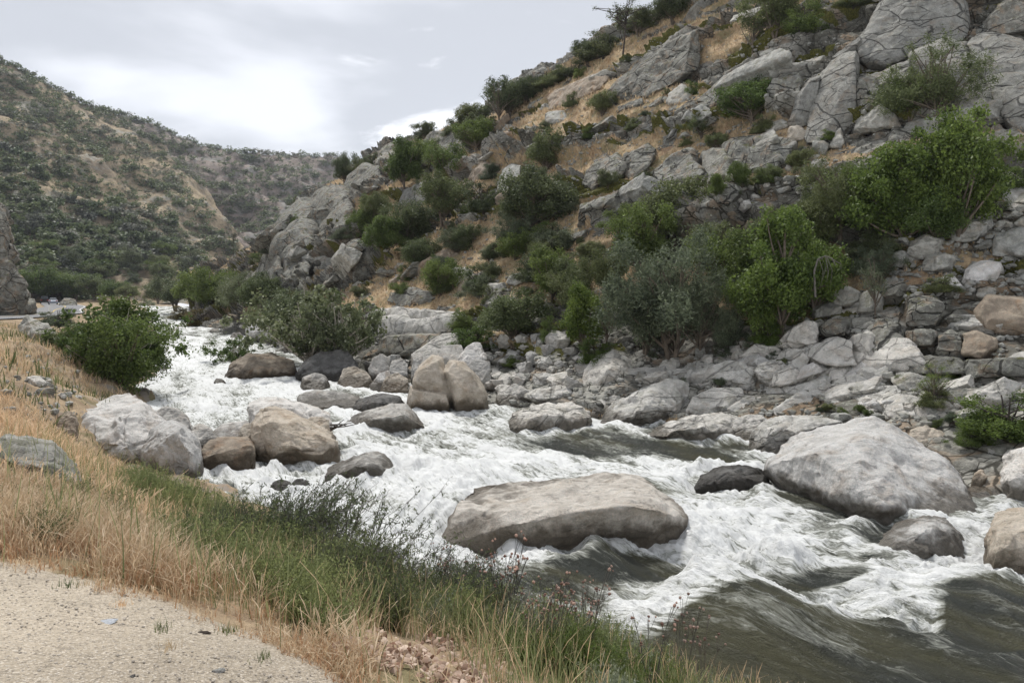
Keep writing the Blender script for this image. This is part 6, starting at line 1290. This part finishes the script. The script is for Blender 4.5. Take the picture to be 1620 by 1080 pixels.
def fb(n, reg, label, group):
    k = 0
    for _ in range(n*8):
        if k >= n: break
        t = R2.random(); px = reg[0][0]+(reg[1][0]-reg[0][0])*t+R2.uniform(-1, 1)*reg[2]; Y = reg[0][1]+(reg[1][1]-reg[0][1])*t+R2.uniform(-.5, .5)
        q = P(px, 700, Y); gz = ground_z(q[0], q[1])
        if gz is None or q[0] > water_x(Y)-.8: continue
        st, hd = R2.choice(BW); e = bpy.data.objects.new('buckwheat', None); COL.objects.link(e); e.location = (q[0], q[1], gz); s = R2.uniform(.8, 1.15); e.scale = (s, s, s); e.rotation_euler = (0, 0, R2.random()*6.28); e.empty_display_size = .1; tag(e, label, 'plant', group)
        link('stalks', st, e); link('blossoms', hd, e); k += 1
fb(9, ((640, 7.8), (950, 7.4), 30), 'one of the buckwheat plants with dark round heads against the white water', 'buckwheat against the white water')
fb(9, ((800, 6.3), (1080, 6.6), 50), 'one of the buckwheat plants with pinkish heads among the bottom shrubs', 'pinkish buckwheat among the bottom shrubs')
# fallen leaves
def litter():
    R = np.random.default_rng(17); n = 2600; px = R.normal(665, 75, n); Y = R.uniform(4.3, 6.2, n); m = (px > 520) & (px < 830) & (R.random(n) < .55+clump(px/100., Y, .5, 6)*1.2); px, Y = px[m], Y[m]; x = (px-CX)/F*Y; z = bank_z(x, Y); n = len(x)
    c = np.stack([x, Y, z+R.uniform(0, .09, n)], 1); a = R.normal(size=(n, 3)); a[:, 2] *= .45; a /= np.linalg.norm(a, axis=1)[:, None]; b = np.cross(a, R.normal(size=(n, 3))*.5+np.array((0, 0, 1))); b /= np.linalg.norm(b, axis=1)[:, None]; nn = np.cross(a, b); s = R.uniform(.02, .06, n)[:, None]
    row = []
    for t, wd, up in ((-.5, .08, .1), (-.2, .38, 0), (.15, .34, .02), (.5, .03, .22)): row.append(np.stack([c+a*s*t-b*s*wd+nn*s*(up+.22*wd), c+a*s*t+nn*s*up, c+a*s*t+b*s*wd+nn*s*(up+.22*wd)], 1))
    V = np.stack(row, 1).reshape(-1, 3); base = (np.arange(n)*12)[:, None, None]; k = np.array([(i*3+j, i*3+j+1, i*3+j+4, i*3+j+3) for i in range(3) for j in range(2)])[None]; Fc = (base+k).reshape(-1, 4)
    tag(link('leaf_litter', mesh_np('leaf_litter', V, Fc, [M['litter']], True, fattrs={'v': np.repeat(R.random(n), 6)})), kind='stuff')
litter()
def pebbles():
    R = np.random.default_rng(19); ico = bmesh.new(); bmesh.ops.create_icosphere(ico, subdivisions=1, radius=.5); V0 = np.array([v.co[:] for v in ico.verts]); F0 = np.array([[v.index for v in f.verts] for f in ico.faces]); ico.free()
    n = 5200; x = R.uniform(-4.5, .4, n); y = R.uniform(3.0, 5.0, n); m = y < edge_y(x)+.05; x, y = x[m], y[m]; n = len(x); z = bank_z(x, y); s = .004*(5**(R.random(n)**2.5)); 
    V = V0[None]*(s[:, None, None])*R.uniform(.7, 1.3, (n, len(V0), 1))*np.array((1, 1, .6))+np.stack([x, y, z+s*.1], 1)[:, None]; Fc = F0[None]+(np.arange(n)*len(V0))[:, None, None]
    tag(link('gravel', mesh_np('gravel', V.reshape(-1, 3), Fc.reshape(-1, 3), [M['pebble']], False)), kind='stuff')
pebbles()
# ------------------------------------------------------------------ small things
M['car_black'] = simple('black_car_paint', (.012, .012, .014), .3, spec=.5, var=.05); M['car_silver'] = simple('silver_blue_car_paint', (.26, .29, .34), .35, .5, var=.05)
M['glass'] = simple('dark_car_glass', (.02, .025, .03), .1, spec=.6, var=.05); M['tyre'] = simple('tyre_rubber', (.02, .02, .02), .8); M['lamp_red'] = simple('red_lamp', (.35, .02, .015), .3); M['lamp_white'] = simple('headlamp_glass', (.7, .7, .68), .2); M['chrome'] = simple('wheel_metal', (.45, .45, .46), .35, .8)
M['post_white'] = simple('white_post', (.78, .78, .75), .6); M['blue_stone'] = simple('pale_blue_stone', (.34, .36, .385), .9, var=.45, sc=25.); M['hole'] = simple('burrow_soil_shade', (.03, .022, .016), 1.)  # burrow colour: near black, painted shade of the hole, shared by its soil rim
def prism(prof, wy, mat, name, parent, bev=.06, inset=0.0, zcut=None):
    """side profile (x along the car, z up) drawn across the width, upper points drawn in"""
    bm = bmesh.new(); L = []; R = []
    for x, z in prof:
        k = inset if zcut and z > zcut else 0
        L.append(bm.verts.new((x, -wy+k, z))); R.append(bm.verts.new((x, wy-k, z)))
    bm.faces.new(L); bm.faces.new(R[::-1]); n = len(prof)
    for i in range(n): bm.faces.new((L[i], R[i], R[(i+1) % n], L[(i+1) % n]))
    bmesh.ops.recalc_face_normals(bm, faces=bm.faces)
    if bev: bmesh.ops.bevel(bm, geom=bm.edges[:], offset=bev, segments=2, affect='EDGES')
    me = bpy.data.meshes.new(name); bm.to_mesh(me); bm.free(); me.materials.append(M[mat]); return link(name, me, parent)
def boxp(name, parent, lo, hi, mat, bev=.02):
    bm = bmesh.new(); bmesh.ops.create_cube(bm, size=1)
    for v in bm.verts: v.co = Vector([(lo[k]+hi[k])/2+v.co[k]*(hi[k]-lo[k]) for k in range(3)])
    if bev: bmesh.ops.bevel(bm, geom=bm.edges[:], offset=bev, segments=2, affect='EDGES')
    me = bpy.data.meshes.new(name); bm.to_mesh(me); bm.free(); me.materials.append(M[mat]); return link(name, me, parent)
def wheel(parent, x, y):
    V, Fc = tube([(x, y-.12, .34), (x, y-.11, .34), (x, y+.11, .34), (x, y+.12, .34)], [.28, .34, .34, .28], 20); w_ = link('wheel', mesh_np('wheel', V, Fc, [M['tyre']], True), parent)
    s = 1 if y > 0 else -1; Vr, Fr = tube([(x, y+s*.06, .34), (x, y+s*.125, .34), (x, y+s*.13, .34)], [.2, .2, .01], 14); link('rim', mesh_np('rim', Vr, Fr, [M['chrome']], True), w_)
def car(name, label, paint, loc, rz, kind):
    e = bpy.data.objects.new(name, None); COL.objects.link(e); e.location = loc; e.rotation_euler = (0, 0, rz); tag(e, label, 'car' if kind == 'sedan' else 'off-road car')
    if kind == 'sedan':
        prism([(-2.3, .45), (-2.35, .8), (-2.1, 1.0), (-1.3, 1.05), (1.0, 1.02), (2.1, .85), (2.3, .6), (2.25, .35), (-2.2, .3)], .9, paint, 'body', e)
        prism([(-1.75, 1.03), (-1.1, 1.46), (.2, 1.5), (1.1, 1.03)], .78, 'glass', 'windows', e, .05, .14, 1.1); prism([(-1.08, 1.47), (.2, 1.51), (.2, 1.54), (-1.08, 1.50)], .66, paint, 'roof', e, .01)
    else:
        prism([(-2.0, .5), (-2.05, 1.15), (.7, 1.15), (1.9, 1.08), (2.05, .75), (2.0, .45)], .88, paint, 'body', e)
        prism([(-1.98, 1.15), (-1.9, 1.75), (.3, 1.78), (.7, 1.15)], .8, 'glass', 'windows', e, .04, .08, 1.3); prism([(-1.95, 1.76), (.35, 1.79), (.33, 1.86), (-1.92, 1.84)], .76, paint, 'roof', e, .02)
        V, Fc = tube([(-2.30, 0, .95), (-2.08, 0, .95)], [.36, .36], 18); link('spare_wheel', mesh_np('spare_wheel', V, Fc, [M['tyre']], True), e)
    for x in (-1.4, 1.4):
        for y in (-.82, .82): wheel(e, x, y)
    for y in (-.68, .68):
        boxp('tail_light', e, (-2.37 if kind == 'sedan' else -2.09, y-.17, .78), (-2.28 if kind == 'sedan' else -2.02, y+.17, .95), 'lamp_red'); boxp('headlight', e, (2.0, y-.16, .72), (2.22 if kind == 'sedan' else 2.07, y+.16, .88), 'lamp_white')
    boxp('bumper', e, (-2.42 if kind == 'sedan' else -2.15, -.85, .38), (-2.2 if kind == 'sedan' else -1.98, .85, .58), paint)
def on_road(px, Y, s):
    q = P(px, 480, Y); return (q[0], q[1], float(np.interp(Y, [r[1] for r in ROAD], [r[2] for r in ROAD]))+.06)
rzv = math.atan2(40, -24)
car('sedan_car', 'silver blue car driving away on the road, nearer of the two', 'car_silver', on_road(84, 183, 0), rzv, 'sedan')
car('off_road_car', 'black boxy off-road car ahead of the silver one on the road', 'car_black', on_road(70.5, 196, 0), rzv, 'box')
q = P(58, 500, 74); e = bpy.data.objects.new('marker_post', None); COL.objects.link(e); e.location = (q[0]+1.2, q[1], ground_z(q[0]+1.2, q[1]) or 3.4); tag(e, 'white marker post beside the road bend', 'marker post')
boxp('post', e, (-.06, -.03, 0), (.06, .03, 1.1), 'post_white', .01); boxp('reflector', e, (-.045, -.045, .85), (.045, -.032, 1.02), 'lamp_white', .003)
# stones and a burrow on the gravel
def gstone(px, py, wpx, label, mat, flat, name='stone'):
    Y = F*1.7/(py-CY); x = (px-CX)/F*Y; s = wpx/F*Y; o = link(name, random.choice(PR['grey'])); o.material_slots[0].link = 'OBJECT'; o.material_slots[0].material = M[mat]
    tag(o, label, 'stone'); z = ground_z(x, Y); o.location = (x, Y, z+flat*s*.12); o.scale = (s, s*.8, s*flat); o.rotation_euler = (0, 0, .4)
gstone(166, 963, 44, 'flat pale blue stone patch set in the gravel', 'blue_stone', .05); gstone(346, 1045, 26, 'small grey stone on the gravel near the bottom edge', 'grey', .5); gstone(208, 1070, 14, 'dark pebble on the gravel at the bottom edge', 'dark', .4)
Y = F*1.7/(953-CY); bx = (321-CX)/F*Y; an = np.linspace(0, 6.28, 15)[:-1]; rr_ = .026*(1+.2*np.sin(an*3)); bz = ground_z(bx, Y) or 4.3
V = np.concatenate([[(bx, Y, bz-.0)], np.stack([bx+rr_*np.cos(an), Y+rr_*.8*np.sin(an), np.full(14, bz+.006)], 1), np.stack([bx+rr_*1.5*np.cos(an), Y+rr_*1.25*np.sin(an), np.full(14, bz-.004)], 1)])
Fb = np.array([(0, 1+k, 1+(k+1) % 14, 1+(k+1) % 14) for k in range(14)]); me = bpy.data.meshes.new('burrow'); me.from_pydata(V.tolist(), [], [(0, 1+k, 1+(k+1) % 14) for k in range(14)]+[(1+k, 15+k, 15+(k+1) % 14, 1+(k+1) % 14) for k in range(14)]); me.materials.append(M['hole'])  # almost flat disc; its dark colour stands in for shade inside the hole
tag(link('burrow', me), 'small dark burrow hole at the edge of the gravel', 'burrow')
for i, (px, py, s) in enumerate(((255, 998, .06), (192, 958, .05), (415, 1043, .05), (270, 1025, .05), (108, 928, .07), (140, 925, .07), (360, 1000, .05))):
    Y = F*1.7/(py-CY); x = (px-CX)/F*Y; n = 40; RR = np.random.default_rng(i); p = np.stack([x+RR.normal(0, s*.5, n), Y+RR.normal(0, s*.4, n), np.full(n, 4.3)], 1)
    o = blades('weed', p, RR.uniform(.02, .07, n), 'straw' if i % 2 else 'olive', 80+i, .002, .9, 3, 0, kind='thing'); o['label'] = ['low tuft of weeds in the middle of the gravel', 'weed sprout beside the pale blue stone', 'dry tuft on the gravel near the grass edge', 'sparse weed below the middle gravel tuft', 'yellowish weed at the back edge of the gravel', 'second yellowish weed at the back edge of the gravel', 'pale dry tuft left of the burrow side grass'][i]; o['category'] = 'weed'
# bare drooping limb by the bright tree
loc, n = ray(HB, 1288, 500)
if loc:
    acc = Acc(); b = np.array(loc); Yd = loc.y-2.5; s = Yd/F
    def PP(px, py): return P(px, py, Yd)
    main = np.array([PP(1290, 470), PP(1288, 430), PP(1294, 410), PP(1306, 405), PP(1316, 409), PP(1322, 420)]); V, Fc = tube(main, [.05, .045, .04, .035, .03, .018], 6); acc.add(V, Fc)
    for a_, b_, c_ in (((1300, 407), (1302, 425), (1297, 455)), ((1308, 406), (1312, 428), (1314, 450)), ((1296, 410), (1298, 430), (1300, 442)), ((1316, 410), (1326, 418), (1330, 428)), ((1306, 406), (1306, 430), (1308, 446))):
        V, Fc = tube(np.array([PP(*a_), PP(*b_)+np.array((0, -.3, 0)), PP(*c_)]), [.02, .014, .006], 5); acc.add(V, Fc)
    M['dead_wood'] = simple('weathered_dead_wood', (.13, .12, .105), .9); me = acc.mesh('dead_limb', [M['dead_wood']])
    V = np.stack([PP(1290, 470)-np.array((.1, 0, 0)), b, b+np.array((.2, 0, 0))]); tag(link('dead_limb', me), 'bare grey limb drooping in an arch beside the bright green tree', 'dead branch')
# driftwood twigs against the pale topped boulder
acc = Acc(); Rr = np.random.default_rng(4)
for k in range(7):
    a = P(524, 676, 28.2)+Rr.normal(size=3)*.06; b = P(545, 668, 28.0)+Rr.normal(size=3)*np.array((.25, .2, .1)); V, Fc = tube(np.stack([a, (a+b)/2+Rr.normal(size=3)*.05, b]), [.03, .022, .01], 5); acc.add(V, Fc)
tag(link('driftwood', acc.mesh('driftwood', [M['bark_dark']])), 'dark driftwood twigs caught right of the big tan boulder', 'driftwood')

# the air of the valley
hz = NT('valley_air'); pv_ = hz.n('VolumePrincipled', {'Color': (.80, .86, .97, 1), 'Density': .00013, 'Anisotropy': .3}); hz.t.links.new(pv_.outputs[0], hz.out.inputs['Volume'])
bm = bmesh.new(); bmesh.ops.create_cube(bm, size=1)
for v_ in bm.verts: v_.co = Vector((v_.co.x*2800, 500+v_.co.y*1500, 140+v_.co.z*290))
me = bpy.data.meshes.new('haze'); bm.to_mesh(me); bm.free(); me.materials.append(hz.m); tag(link('haze', me), kind='stuff')
